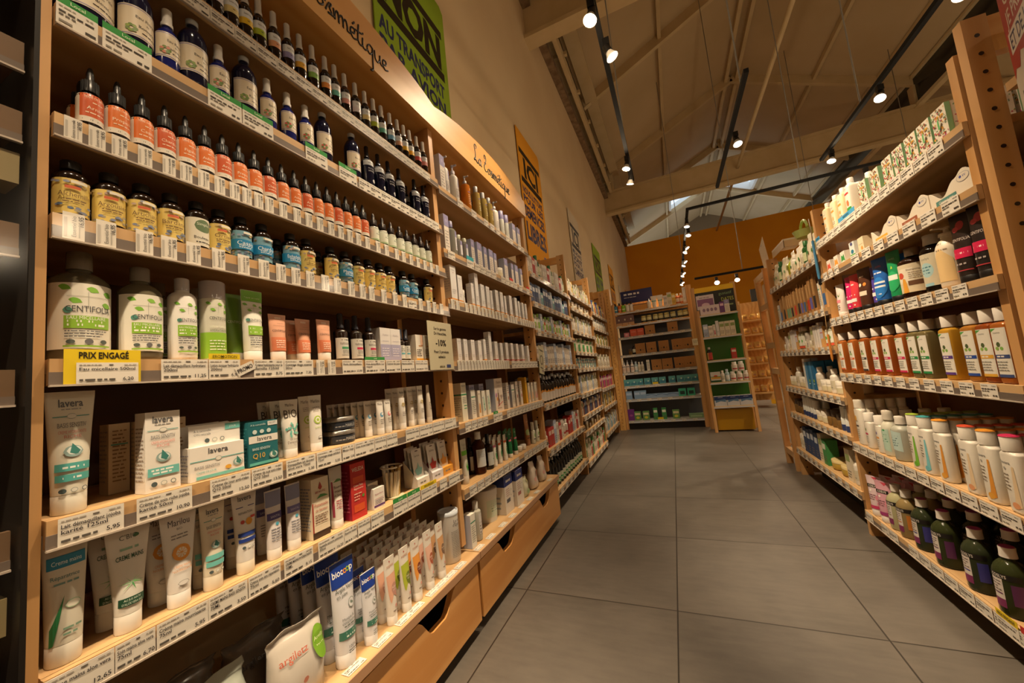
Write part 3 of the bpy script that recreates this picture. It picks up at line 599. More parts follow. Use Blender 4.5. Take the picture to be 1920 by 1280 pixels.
def alch(key, nm, base, txt, desc, r=.0215, H=.106, band=None):
    a = [('r', -r*1.5, r*1.5, .006, .068, base)]
    rd = random.Random(len(nm)*13+ord(nm[0]))
    for q in range(26):
        u = rd.uniform(-r*1.35, r*1.35); top = q % 2
        if base in ('4f8fb0',): 
            if top and q > 14: continue
        a.append(('e', u, rd.uniform(.056, .066) if top else rd.uniform(.008, .022), .0035, .0022, rd.choice(('7c86a0', '9a9480', '5e6f88') if not top else ('b39a8a', '8d94a8', 'c9b27a'))))
    if band: a.append(('r', -r*1.5, r*1.5, .022, .046, band))
    else: a.append(('r', -.012, .004, .05, .055, 'c4603c'))
    a += [('t', nm, -.001, .036 if not band else .033, .0085 if not band else .0095, txt, {'w': .036}), ('l', -.014, .012, .030, .0018, txt), ('l', -.014, .01, .026, .0016, txt), ('r', -.006, .012, .06, .065, 'ded8c8')]
    bottle(key, r, H, ('1a0f08', 's'), ('flat', .0125, .016, '14110f'), a, desc, name='herbal_bottle', shoulder=.82)
for i, nm in enumerate(('Alchemille', 'Argousier', 'Artichaut', 'Bardane', 'Orties')): alch('al%d' % i, nm, 'd9c06a', '6a4c30', 'yellow labelled herbal bottle')
for i, nm in enumerate(('Cassis', 'Chardon', 'Eschscholtzia', 'Plantain')): alch('bl%d' % i, nm, '6f9cae', 'e6eef0', 'blue labelled herbal bottle', band='1879a8')
bottle('oval', .0215, .106, ('1a0f08', 's'), ('flat', .0125, .016, '14110f'), [('r', -.03, .03, .005, .066, 'd6d2c2'), ('e', .004, .049, .0165, .014, '5d7350'), ('t', 'Simples', .004, .05, .006, 'd8dccc', {'w': .025}), ('t', 'Bouleau', .0, .02, .006, INK, {'w': .028}), ('l', -.01, .02, .012, .002, INK)], 'white labelled herbal bottle with green oval', name='herbal_bottle', shoulder=.82)
GN = '8ab83a'
def leaves(u, v, s_=1):
    o = []
    for dx, dy, c in ((-.022, .012, '6fae35'), (-.012, -.006, '7cb53f'), (.004, .010, '86bb48'), (.022, .006, '6fae35'), (.02, -.010, '7cb53f')):
        o.append(('p', [(u+(dx-.0065)*s_, v+(dy+.001)*s_), (u+(dx-.003)*s_, v+(dy+.004)*s_), (u+(dx+.001)*s_, v+(dy+.0035)*s_), (u+(dx+.0045)*s_, v+(dy+.001)*s_), (u+(dx+.006)*s_, v+(dy-.003)*s_), (u+(dx-.002)*s_, v+(dy-.0045)*s_)], c))
    o += [('r', u-.02*s_, u+.02*s_, v-.0003, v+.0003, 'a8a89a'), ('r', u-.001*s_, u-.0004*s_, v-.016*s_, v+.006*s_, 'a8a89a')]
    return o
def centi(w_, v, s_, hgt):
    """white label artwork: leaves, name, green block, small print"""
    return leaves(0, v+hgt*.80, s_)+[('e', -w_*.36, v+hgt*.585, .0045*s_, .0045*s_, '4e8c7c'), ('t', 'CENTIFOLIA', .002, v+hgt*.56, .0085*s_, '4a4a4c', {'w': w_*.86}), ('r', -w_*.42, w_*.44, v+hgt*.31, v+hgt*.5, GN), ('t', 'EAU MICELLAIRE', -w_*.02, v+hgt*.445, .0045*s_, 'eef2e0', {'w': w_*.7}), ('l', -w_*.36, w_*.34, v+hgt*.4, .003*s_, 'eef2e0'), ('l', -w_*.36, w_*.3, v+hgt*.345, .003*s_, 'eef2e0')]+fine(-w_*.4, w_*.35, v+hgt*.17, v+hgt*.29, 3, '6a6a6a')+[('e', -w_*.3, v+hgt*.11, .004*s_, .003*s_, '55605a'), ('e', 0, v+hgt*.11, .004*s_, .004*s_, '6a6a6a'), ('e', w_*.28, v+hgt*.11, .004*s_, .003*s_, '55605a'), ('r', -w_*.42, w_*.44, v+hgt*.03, v+hgt*.055, GN)]
bottle('c1l', .0375, .192, ('6c6450', 'l'), ('flat', .016, .032, ('8a7f6c', 'l')), centi(.066, .018, 1.25, .112), 'largest clear bottle with leafy white label', lab=(-.052, .052, .018, .13, 'e2dfd2'), shoulder=.83, neck=.014, name='lotion_bottle')
bottle('c500', .032, .182, ('756d58', 'l'), ('flat', .0145, .028, ('9a9284', 'l')), centi(.054, .016, 1.05, .108), 'medium clear bottle with leafy white label', lab=(-.045, .045, .016, .124, 'e2dfd2'), shoulder=.83, neck=.013, name='lotion_bottle')
bottle('clait', .0235, .172, 'e4e2dc', ('flat', .0125, .026, ('b8b4b4', 's')), centi(.04, .012, .8, .118), 'white lotion bottle with leafy green print', shoulder=.88, neck=.012, name='lotion_bottle')
mb = MB(); mb.loft([(0, .0225, .0225), (.003, .0235, .0235), (.135, .0235, .0235)], 'dcdccc', 24); mb.art([('r', -.036, .036, .004, .06, '8fbf35')]+leaves(0, .115, .8)+[('t', 'CENTIFOLIA', .002, .088, .0065, '4a4a4c', {'w': .036}), ('t', 'LOTION TONIQUE', .0, .07, .0045, 'f0f4e0', {'w': .03}), ('t', 'HYDRATANTE', 0, .062, .0045, '55703a', {'w': .03})]+fine(-.016, .016, .02, .045, 4, 'e8f0d0'), on_loft([(0, .0235, .0235), (.135, .0235, .0235)]))
mc = MB(); mc.loft([(.135, .0242, .0242), (.173, .024, .024), (.175, .022, .022)], ('b4aeb0', 's'), 24); kind('ctonic', 'tonic_bottle', 'bottle', 'pale green cylinder bottle with frosted cap', [('bottle_body', mb, None), ('cap', mc, None)], .024)
tube('ctube', .05, .17, .019, 'e6e6da', 'eeece6', [('t', '+25% OFFERT', 0, .15, .006, 'e8f4d0', {'w': .036})]+leaves(.0, .125, .8)+[('e', -.015, .096, .004, .004, '4e8c7c'), ('t', 'CENTIFOLIA', .003, .0925, .0065, '4a4a4c', {'w': .036}), ('r', -.016, .02, .06, .082, GN)]+fine(-.013, .017, .062, .08, 2, 'f0f4e0')+fine(-.014, .016, .034, .055, 4, '6a6a6a'), 'white cream tube with bright green top', top=(.142, '76b82c'))
tube('ctubeg', .05, .165, .019, '6f9a3a', 'c9c4b8', [('t', 'CENTIFOLIA', .0, .0925, .0065, 'd8e0c0', {'w': .036})], 'green cream tube standing behind the white one')
tube('cpeach', .046, .118, .0175, 'd9a184', 'e6dfd6', [('r', -.02, .02, .024, .058, 'd8805c'), ('t', 'CENTIFOLIA', .0, .072, .006, '5a4a44', {'w': .034}), ('r', -.008, .008, .106, .111, 'e8c8b4'), ('r', -.014, .016, .088, .0886, '8c6a54'), ('r', -.004, .012, .094, .0946, '8c6a54')]+fine(-.012, .012, .03, .052, 4, 'f0d8c4'), 'peach coloured cream tube')
def drk(key, col, wd):
    bottle(key, .0205, .145, ('1c0f08', 's'), ('spray', .0105, .045, ('2a2c34', 's')), [('r', -.03, .03, .006, .068, 'd8d5cc'), ('t', wd, .0, .047, .006, INK, {'w': .034, 'bold': 1}), ('r', -.012, .02, .034, .041, col), ('t', 'DERMACLAY', .0, .0135, .004, INK, {'w': .026}), ('l', -.012, .018, .06, .003, INK)]+fine(-.01, .018, .02, .032, 3, '5a5a5a'), 'dark spray bottle, %s stripe' % ('green' if 'a' in col[1:2] else 'crimson'), name='spray_bottle', shoulder=.84)
drk('d_g', '4a9a6c', 'TOUTE SOLUTION'); drk('d_r', 'c8355a', 'TOUTE SOLUTION')
KIND['d_g']['desc'] = 'dark spray bottle with green striped label'; KIND['d_r']['desc'] = 'dark spray bottle with crimson striped label'
bottle('d_s', .0145, .118, ('1c0f08', 's'), ('spray', .0085, .04, ('2a2c34', 's')), [('r', -.021, .021, .006, .055, 'dcdcd4'), ('r', -.01, .014, .022, .028, '6ab0bc')]+fine(-.01, .014, .032, .052, 3), 'small dark bottle with aqua striped label', name='spray_bottle', shoulder=.84)
carton('c_lil', .05, .035, .112, 'dcd8d6', [('r', -.025, .025, 0, .055, 'a9a7c4'), ('r', -.015, .015, .066, .067, '8a8ab0'), ('t', 'Hydra', 0, .085, .007, 'b0aab0', {'w': .03})]+fine(-.018, .018, .012, .045, 4, 'dcd8e4'), 'white carton with lilac lower half')
carton('c_or', .045, .035, .10, 'e2dccf', [('r', -.0225, .0225, 0, .008, 'e6a838'), ('r', -.006, .018, .055, .058, 'd98a3c'), ('r', .006, .0225, .06, .1, 'e0b9a0')]+fine(-.018, .01, .015, .045, 4), 'white carton with orange base line')
TQ = '54a8a2'
def drop(u, v, s_=1): return [('e', u, v, .011*s_, .009*s_, '8fa8a4'), ('e', u+.001*s_, v+.001*s_, .0085*s_, .0065*s_, 'd9e2de'), ('p', [(u-.002*s_, v+.014*s_), (u+.008*s_, v), (u+.004*s_, v-.006*s_), (u-.004*s_, v-.002*s_)], '3f7f78')]
def icons(u, v, s_=1): return [('e', u-.014*s_, v, .0045*s_, .0045*s_, '4d5a5c'), ('e', u, v, .0048*s_, .0042*s_, '9aa29c'), ('e', u, v, .0038*s_, .0032*s_, 'dfddd2'), ('e', u+.014*s_, v, .0042*s_, .0042*s_, '5d6a6c'), ('e', u+.014*s_, v, .003*s_, .003*s_, 'dfddd2')]
def lav(w_, H, s_=1, box=False, base=0): 
    k_ = (H-base)
    return [('t', 'lavera', 0, base+k_*.86, .0125*s_, '55585c', {'w': w_*.62, 'bold': 1}), ('l', -w_*.25, w_*.25, base+k_*.83, .0018, '9a9a98'), ('r', -w_*.46, -w_*.12, base+k_*.76, base+k_*.768, '3f9a94'), ('r', w_*.12, w_*.46, base+k_*.76, base+k_*.768, '3f9a94'), ('e', 0, base+k_*.765, .006*s_, .0045*s_, '9aa29c'), ('e', 0, base+k_*.765, .005*s_, .0036*s_, 'dfddd2'),
      ('t', 'BASIS SENSITIV', 0, base+k_*.655, .0075*s_, '6a6c70', {'w': w_*.72}), ('t', 'CREME HYDRATANTE', 0, base+k_*.595, .005*s_, 'd9857a', {'w': w_*.7}), ('t', 'RICHE', 0, base+k_*.55, .005*s_, 'd9857a')]+drop(0, base+k_*.42, s_)
tube('lavt', .057, .192, .0195, 'dcd8c8', 'd8d3c4', lav(.044, .19, 1, base=.028)+[('r', -.019, .019, .066, .078, TQ), ('r', -.0185, .0185, .050, .061, TQ), ('l', -.012, .012, .07, .003, 'e8f0ea'), ('l', -.012, .012, .054, .003, 'e8f0ea')]+icons(.0, .036, .85), 'tall ivory cleansing tube with turquoise bands', ch=.03, name='cream_tube')
carton('lavb', .052, .036, .145, 'e4dfd6', lav(.05, .145)+[('r', -.023, .0235, .028, .043, '6fbcb4'), ('l', -.018, .018, .037, .003, 'f0f4ee'), ('l', -.016, .016, .0315, .003, 'f0f4ee')]+icons(0, .014), 'tall white carton with turquoise drop', side=fine(-.014, .014, .02, .12, 14, '9a8c80'))
carton('lavw', .1, .05, .066, 'e4e0d8', [('t', 'lavera', 0, .05, .011, '55585c', {'w': .04, 'bold': 1}), ('r', -.05, .05, .037, .0385, '4fa8a4'), ('e', 0, .0375, .006, .0048, '9aa29c'), ('e', 0, .0375, .005, .0038, 'dfddd2'), ('t', 'BASIS SENSITIV', -.02, .022, .006, '6a6c70', {'w': .045}), ('t', 'CREME DE JOUR', -.022, .013, .004, '4fa8a4', {'w': .035}), ('r', -.04, .05, .002, .008, '6fbcb4'), ('e', .018, .016, .006, .004, 'd9a43c')]+drop(.037, .022, .9), 'wide white carton with raised display lid', side=fine(-.02, .02, .01, .055, 7, '9a9aa8'))
mb = MB(); mb.box(-.0253, -.0245, -.046, .05, .066, .108, ('e4e0d8', 'c')); mb.box(.012, .0128, -.046, .05, .066, .108, ('e4e0d8', 'c'))
mb.art([('t', 'A la camomille', -.022, .095, .0045, '6a6c70', {'w': .03}), ('t', 'CO2 naturelle', -.022, .088, .0045, '6a6c70', {'w': .03}), ('r', .02, .05, .093, .106, '6fbcb4'), ('t', 'JOUR', .035, .097, .004, 'e4f0ec')]+icons(0, .076), plane_x(.0128)); KIND['lavw']['parts'].append(('raised_lid', mb.mesh('raised_lid'), 0))
carton('lavteal', .066, .05, .1, '17646c', [('r', -.033, .033, .052, .068, 'e0ddd4'), ('t', 'lavera', .002, .056, .01, '55585c', {'w': .036, 'bold': 1}), ('r', .01, .033, .088, .098, 'd8dcd8'), ('t', 'NUIT', .021, .091, .005, '55585c'), ('t', 'A la camomille', -.012, .091, .0042, 'c8d8d4', {'w': .034}), ('e', -.02, .077, .005, .005, 'c8d8d4'), ('e', -.004, .077, .005, .0045, 'c8d8d4'), ('e', .012, .077, .005, .005, 'c8d8d4'), ('t', 'BASIS SENSITIV', -.006, .036, .0055, 'd8e4e0', {'w': .04}), ('t', 'Q10', -.012, .018, .011, 'd8a83c'), ('r', -.033, .033, .003, .009, '54a8a2')]+drop(.021, .02, .9), 'teal carton with pale middle band', side=fine(-.02, .02, .01, .09, 10, '3f8a8c'))
carton('lavback', .03, .036, .13, 'c9b391', [('r', -.012, .012, .09, .092, '3f9a84')]+fine(-.01, .01, .02, .12, 14, '8a6c50'), 'beige carton standing behind the tall white carton', side=fine(-.014, .014, .02, .12, 12, '9a8c80'))
tube('mbio', .050, .143, .0165, 'dcd9cf', 'dedbd3', [('t', 'Marilou', 0, .126, .008, '5a4e46', {'w': .022}), ('t', 'BIO', 0, .098, .02, '3c3430', {'w': .034})]+[('e', math.cos(q*1.3)*(.004+.0009*q), .068+math.sin(q*1.3)*(.005+.0009*q), .0024, .0036, '74b8a8' if q % 2 else '5fa89c') for q in range(16)]+[('t', 'Lait Doux', .0, .042, .005, '7a6a5c', {'w': .018}), ('t', 'Demaquillant', .0, .034, .0065, '7a6a5c', {'w': .028})], 'white tube with large BIO lettering and aqua circle')
tube('mgreen', .04, .148, .015, 'dedbd2', 'e4e2dc', [('t', 'Marilou', 0, .128, .009, '5a4e46', {'w': .026}), ('e', 0, .082, .011, .011, 'a3bf4a'), ('e', 0, .082, .0075, .0075, 'e4e2dc'), ('e', 0, .082, .004, .004, 'a3bf4a'), ('t', 'GOMMAGE', 0, .06, .004, 'a3bf4a', {'w': .02})]+fine(-.01, .01, .105, .118, 3, '8a8078')+[('e', .002, .036, .007, .0035, '8a8a84'), ('e', .002, .036, .006, .0027, 'dedbd2')], 'white tube with lime green flower')
for nm, c in (('blue', '5c94b4'), ('pink', 'd88488')):
    tube('ms'+nm, .032, .112, .0125, 'dedad2', 'e2e0da', [('t', 'Marilou', 0, .096, .007, '5a4e46', {'w': .02}), ('e', 0, .064, .0075, .0075, c), ('e', .002, .066, .004, .004, 'e6e2da')]+fine(-.008, .008, .034, .052, 3, '8a8078'), 'small white tube with %s round emblem' % nm)
tube('mgold', .034, .146, .013, 'dedad2', 'e4e2dc', [('t', 'Marilou', 0, .125, .008, '5a4e46', {'w': .022}), ('r', -.011, .011, .112, .113, 'b09468')]+[('e', math.cos(q*1.7)*.006, .086+math.sin(q*1.7)*.005, .0022, .002, 'b8a060') for q in range(9)]+[('r', -.0006, .0006, .072, .086, 'b8a060')]+fine(-.009, .009, .045, .062, 3, '8a8078'), 'white tube with golden tree emblem')
tube('mside', .018, .146, .012, 'cfc4b4', 'd4ccc0', fine(-.005, .005, .05, .08, 5, '6a5a4c'), 'white tube turned edge on')
mb = MB(); mb.loft([(0, .043, .043), (.003, .045, .045), (.026, .045, .045)], ('20242c', 's'), 28); mb.art([('r', -.05, .05, .004, .022, '2a303a'), ('t', 'MARILOU', .008, .009, .009, 'b8b8b4', {'w': .04}), ('l', -.04, -.015, .01, .003, '9a9a98')], on_loft([(0, .045, .045), (.026, .045, .045)]))
mc = MB(); mc.loft([(.026, .046, .046), (.037, .046, .046), (.038, .044, .044)], ('a8a49e', 'm'), 28); kind('tin', 'cream_tin', 'tin', 'dark round tin with silver lid', [('tin_body', mb, None), ('lid', mc, None)], .045)
tube('aloe', .052, .20, .0195, 'd2cdbd', 'd6d0c2', [('t', 'Aloe Aloe', -.002, .178, .011, '4a4c4e', {'w': .03}), ('r', -.0205, .0205, .14, .158, '1c7a9c'), ('t', 'Creme mains', 0, .145, .0065, 'd8e4e4', {'w': .032}), ('t', 'Réparatrice', -.002, .124, .006, '4e8084', {'w': .03}), ('l', -.014, .012, .116, .003, '7a9a94'), ('p', [(-.018, .03), (-.0155, .03), (-.008, .075), (-.004, .1), (-.012, .075), (-.018, .055)], '2c7a48'), ('e', .005, .085, .009, .006, '9abf9c'), ('e', .005, .085, .008, .005, 'd8d4c4')]+fine(-.006, .014, .04, .056, 2, '7a9a84'), 'tall cream tube with blue band and aloe leaf', ch=.03)
tube('mains', .060, .168, .0175, 'dcd8ce', 'ded8cc', [('t', "C'BIO", 0, .15, .008, '5a6058', {'w': .024}), ('e', .01, .1535, .004, .003, '3c6a48'), ('t', 'CREME MAINS', 0, .118, .0075, '2c5640', {'w': .036, 'bold': 1}), ('l', -.012, .012, .133, .004, '8ab09a')]+[('p', [(.0, .08), (.003*math.cos(q)-.001, .08+.003*math.sin(q)), (.018*math.cos(q), .078+.013*math.sin(q)), (.003*math.cos(q+.5), .08+.003*math.sin(q+.5))], ('6fae6a', '8cc48a', '4f9a58')[q % 3]) for q in range(8)]+[('r', -.0165, .0165, .044, .057, '1e4a34'), ('t', 'AU JUS NATIF', 0, .0515, .0035, 'd8e4d4', {'w': .022}), ('t', "D'ALOE VERA BIO", 0, .0455, .0035, 'd8e4d4', {'w': .026})], 'white hand cream tube with green aloe plant', ch=.03)
tube('sun', .059, .166, .0175, 'dedbd6', 'e0ded8', [('t', 'Marilou', .0, .145, .012, '4a4448', {'w': .034}), ('t', 'BIO', .0, .137, .004, '8a8484')]+fine(-.014, .014, .12, .131, 2, '8a8484')+[('e', 0, .096, .0145, .0145, 'e09a44'), ('e', 0, .096, .009, .009, 'e6e0d6')]+[('p', [(0, .096), (.0095*math.cos(q*.7), .096+.0095*math.sin(q*.7)), (.0095*math.cos(q*.7+.25), .096+.0095*math.sin(q*.7+.25))], 'e6b878') for q in range(9)]+[('t', 'CREME MAINS', 0, .07, .0045, 'dc9a5c', {'w': .026}), ('t', 'NOURRISSANTE', 0, .063, .0045, 'dc9a5c', {'w': .03}), ('e', .0, .042, .009, .0045, '8a8a84'), ('e', .0, .042, .0082, .0038, 'dedbd6')], 'white hand cream tube with orange sun', ch=.026)
tube('lavm', .047, .166, .0165, 'd8cfba', 'd6ccb8', lav(.036, .166, .8, base=.028)+[('r', -.0165, .0165, .058, .068, '6fbcb4'), ('r', -.016, .016, .046, .055, '6fbcb4')]+icons(0, .036, .7), 'beige hand cream tube with turquoise bands', ch=.028)
tube('lavn', .053, .172, .017, 'd8d4ce', 'd8ceba', [('t', 'lavera', 0, .152, .0105, '55585c', {'w': .028, 'bold': 1}), ('r', -.019, -.005, .138, .1395, '2c3c7c'), ('r', .005, .019, .138, .1395, '2c3c7c'), ('t', 'REPARATION', -.001, .124, .0048, '55585c', {'w': .028}), ('e', -.009, .108, .004, .004, 'b03c34'), ('e', .004, .107, .0075, .0075, 'd99a34'), ('r', .008, .018, .112, .117, 'c84c40'), ('r', -.018, .018, .078, .086, '223a84'), ('r', -.0175, .0175, .066, .0735, '223a84')]+icons(0, .055, .7), 'white tube with two navy bands and orange drop', ch=.026)
for nm, c in (('a', '4c4480'), ('b', '6c68a0')): tube('dent'+nm, .04, .155, .0155, 'd4d0d0', 'd8d4cc', [('r', -.0185, .0185, .118, .152, '8286a4'), ('r', -.017, .017, .088, .104, c), ('t', 'SANTAL', 0, .093, .005, 'c8c8dc', {'w': .022}), ('e', .002, .078, .004, .004, '4a9ab0')]+fine(-.012, .012, .04, .07, 5, '7a7a84'), 'violet and white slim tube with pale cap', ch=.024)
carton('pommade', .052, .045, .15, 'd8ccb4', [('r', -.026, .026, .0, .016, '3c2c22'), ('r', -.026, -.022, .016, .09, '9a3c30'), ('p', [(0, .14), (.006, .125), (.002, .12), (-.002, .12), (-.006, .125)], 'a03c30'), ('p', [(-.012, .098), (0, .108), (.012, .106), (.024, .1), (.0, .1)], '4f8a4c'), ('t', 'BEAUTE', 0, .112, .006, 'b04c40', {'w': .036}), ('t', 'Pommade', .001, .078, .009, 'b04c40', {'w': .04}), ('t', 'de Sauveur', .002, .066, .007, 'b04c40', {'w': .036})]+fine(-.018, .02, .035, .06, 4, '7a5a4a'), 'cream carton with red droplet and pomade lettering', side=fine(-.018, .018, .02, .13, 14, '8a90a0'))
tube('baume', .044, .163, .0165, 'd9d4ca', 'e0dcd6', [('r', -.0205, .0205, .128, .162, 'c8c4bc'), ('r', -.018, -.014, .03, .125, 'a03c50'), ('r', .014, .018, .03, .125, 'a03c50'), ('p', [(-.012, .122), (0, .13), (.012, .128), (.016, .122)], '5a8a50'), ('t', 'Baume', 0, .105, .0075, '5a4038', {'w': .024}), ('t', 'mains', 0, .094, .0075, '5a4038', {'w': .022}), ('t', 'de Sauveur', 0, .084, .006, '5a4038', {'w': .026})]+fine(-.01, .01, .05, .075, 4, 'b04c58'), 'white balm tube with dark red edges', ch=.022)
carton('weleda', .056, .04, .158, 'b92e28', [('t', 'WELEDA', 0, .134, .0115, 'e8d8c4', {'w': .044}), ('r', -.02, .02, .1, .118, 'd4552c'), ('t', 'Crème Mains', -.001, .09, .0065, 'ecd8c4', {'w': .034}), ('t', 'Régénératrice', 0, .082, .0055, 'ecd8c4', {'w': .034}), ('e', .016, .06, .0045, .0045, '5a8c3c'), ('r', -.02, .02, .02, .04, 'd0552c')]+fine(-.018, .01, .05, .074, 3, 'e0b8a0'), 'tall red hand cream carton', side=[('r', -.019, .019, .002, .156, '8c1f38')]+fine(-.015, .015, .02, .14, 12, 'b85a68'))
carton('smallbox', .046, .05, .062, 'e0dbd2', [('r', -.023, .023, .006, .012, '5a3c78'), ('t', 'Ballot-Flurin', 0, .042, .005, 'a04868', {'w': .036}), ('r', -.018, .018, .03, .031, 'b04868')]+fine(-.018, .018, .014, .028, 3, '6a5070'), 'small square white carton with purple base')
mb = MB(); mb.loft([(0, .036, .036), (.004, .04, .04), (.075, .04, .04), (.09, .034, .034), (.1, .036, .036)], ('ffffff', 'f'), 22, caps=False); mb.loft([(0.001, .037, .037), (.003, .037, .037)], 'cfc4a0', 22); mb.tube([(.036*math.cos(q*.5), .036*math.sin(q*.5), .1) for q in range(13)], .003, ('d8d2c0', 's'))
ms = MB()
for q in range(11): ms.bar((.018*math.cos(q*1.9), .018*math.sin(q*1.9), .004), (.027*math.cos(q*1.9+.3), .027*math.sin(q*1.9+.3), .085+.01*(q % 3)), .008, .008, ('d9cdb4', 'c8a45c', 'd8d2c6')[q % 3])
kind('jar', 'glass_jar', 'jar', 'round glass jar holding pale balm sticks', [('jar_body', mb, None), ('balm_sticks', ms, None)], .04)
for nm, c, bx in (('teal', '8cc0ba', 'd9d6d0'), ('red', 'c43c30', 'd4d0d4'), ('orange', 'dfa048', 'd89838')):
    mb = MB(); mb.box(-.03, .03, -.035, .035, 0, .03, (bx, 'c')); mb.add([(-.03, -.035, .03), (-.03, .035, .03), (-.03, .035, .095), (-.03, -.035, .095)], [(0, 1, 2, 3)], bx); mb.add([(-.03, -.0355, .0), (.03, -.0355, .03), (-.03, -.0355, .095)], [(0, 1, 2)], bx); mb.add([(-.03, .0355, .0), (.03, .0355, .03), (-.03, .0355, .095)], [(0, 1, 2)], bx)
    mb.art([('l', -.02, .02, .012, .006, '7a7a7a')], plane_x(.03)); cards = []
    for q in range(3):
        mq = MB(); x = -.018+q*.016; mq.add([(x, -.028, .01), (x, .028, .01), (x-.012, .028, .14-q*.004), (x-.012, -.028, .14-q*.004)], [(0, 1, 2, 3)], 'd9d4cc')
        g = F(lambda u, v, o, x=x: (x-.012*(v-.01)/.13+.0006+o, u, v)); mq.art([('r', -.008, .008, .124, .128, '6a5a58'), ('t', 'larime', 0, .105, .008, '7a7470', {'w': .03}), ('p', [(-.022, .06), (-.006, .066), (0, .085), (.006, .066), (.022, .062), (.012, .04), (-.012, .04)], c)], g); cards.append(('hanging_card', mq, None))
    kind('disp_'+nm, 'counter_display', 'display box', 'open display carton of %s printed lip balm cards' % nm, [('display_box', mb, None)]+cards, .035)
# base deck tubes, bags and jars
def bio(key, w, H, r, desc):
    k_ = H/.26; tube(key, w, H, r, 'd6d6da', 'dcdad8', [('t', 'bioc', -w*.2, H*.86, .0175*k_, 'f2f0ec', {'w': w*.42, 'bold': 1}), ('t', 'o', w*.09, H*.86, .0175*k_, 'e88a2c', {'bold': 1}), ('t', 'o', w*.21, H*.865, .0175*k_, '9abf2c', {'bold': 1}), ('t', 'p', w*.35, H*.865, .0175*k_, 'f2f0ec', {'bold': 1}), ('t', 'Argile Verte', 0, H*.71, .0115*k_, '4a5450', {'w': w*.74}), ('t', 'en pâte', -w*.14, H*.66, .0095*k_, '4a5450', {'w': w*.4}), ('e', w*.17, H*.57, .011*k_, .0125*k_, '7a8a80'), ('e', w*.17, H*.57, .0095*k_, .011*k_, 'd6d6da'), ('e', w*.15, H*.575, .003*k_, .004*k_, '7a8a80'), ('e', w*.2, H*.565, .003*k_, .003*k_, '7a8a80'), ('t', 'Masque &', -w*.02, H*.44, .0068*k_, '4a5450', {'w': w*.44}), ('t', 'cataplasme', -w*.0, H*.405, .0068*k_, '4a5450', {'w': w*.5}), ('l', -w*.2, w*.24, H*.38, .003*k_, '6a746c'), ('r', -w*.34, w*.34, H*.27, H*.345, '3d7464'), ('l', -w*.16, w*.22, H*.315, .005*k_, 'd8e4dc'), ('l', -w*.16, w*.2, H*.285, .004*k_, 'd8e4dc'), ('t', '100%', w*.02, H*.175, .007*k_, '4a5450')]+fine(-w*.12, w*.2, H*.125, H*.165, 2, '4a5450'), desc, ch=H*.13, top=(H*.76, '1c3c94'))
    mb = None
bio('bioL', .078, .258, .026, 'large clay tube with blue top'); bio('bioS', .056, .19, .019, 'smaller clay tube with blue top')
for nm, a_, b_ in (('pink', 'd9a68c', 'b98a7c'), ('lime', 'a9b43a', '6f7a34'), ('orange', 'dc9444', '7a3c2c'), ('rose', 'dcb09c', 'a85a40'), ('tan', 'c99a6c', '7c6250')):
    tube('arg'+nm, .046, .19, .0165, 'dad3c8', 'ddd7cd', [('p', [(-.012, .06), (.0, .085), (.014, .07), (.0175, .1), (.0185, .145), (-.0185, .14), (-.0175, .1)], a_), ('e', .006, .098, .0125, .018, b_), ('e', .01, .088, .0055, .012, b_), ('t', 'Argile', .005, .101, .0055, 'e6dccc', {'w': .018}), ('t', nm, .005, .094, .0045, 'e6dccc', {'w': .014}), ('p', [(-.003, .178), (0, .173), (.003, .178), (.001, .176), (0, .18)], 'b8402c'), ('t', 'argiletz', 0, .162, .0085, 'b07a5c', {'w': .028}), ('e', .004, .052, .004, .0045, 'd89c90')]+fine(-.008, .01, .035, .043, 1, '8a7a70'), '%s clay tube' % {'pink': 'pale pink', 'lime': 'lime green', 'orange': 'orange', 'rose': 'soft rose', 'tan': 'tan'}[nm], ch=.026)
mb = MB(); mb.loft([(0, .037, .037), (.004, .04, .04), (.178, .04, .04)], 'd6d2cc', 26); mb.art([('t', 'Le sel', -.0, .15, .012, '5a5a5c', {'w': .034}), ('t', "d'Epsom", 0, .136, .012, '5a5a5c', {'w': .044})]+fine(-.03, .03, .02, .12, 16, '9a9690'), on_loft([(0, .04, .04), (.178, .04, .04)])); mc = MB(); mc.loft([(.178, .0415, .0415), (.192, .0415, .0415), (.192, .037, .037), (.187, .036, .036)], 'c4ccd6', 26)
kind('epsom', 'salt_canister', 'canister', 'tall white cylindrical canister with rimmed lid', [('canister_body', mb, None), ('lid', mc, None)], .041)
for key, r, H, c, d_ in (('bucket', .062, .155, 'c9d6c4', 'white bucket with green label and broad lid'), ('darkjar', .05, .12, '8a857c', 'squat white tub in the dark at the back')):
    mb = MB(); mb.loft([(0, r*.86, r*.86), (H-.03, r*.96, r*.96)], 'd8d6cc', 30); mb.art([('r', -r*.9, r*.9, H*.15, H*.68, c)]+fine(-r*.5, r*.3, H*.3, H*.6, 4, '7aa088'), on_loft([(0, r*.86, r*.86), (H, r*.97, r*.97)])); mc = MB(); mc.loft([(H-.035, r, r), (H-.004, r*1.02, r*1.02), (H, r, r), (H-.004, r*.92, r*.92)], 'd9d6cf', 30)
    kind(key, 'tub', 'tub', d_, [('tub_body', mb, None), ('lid', mc, None)], r)
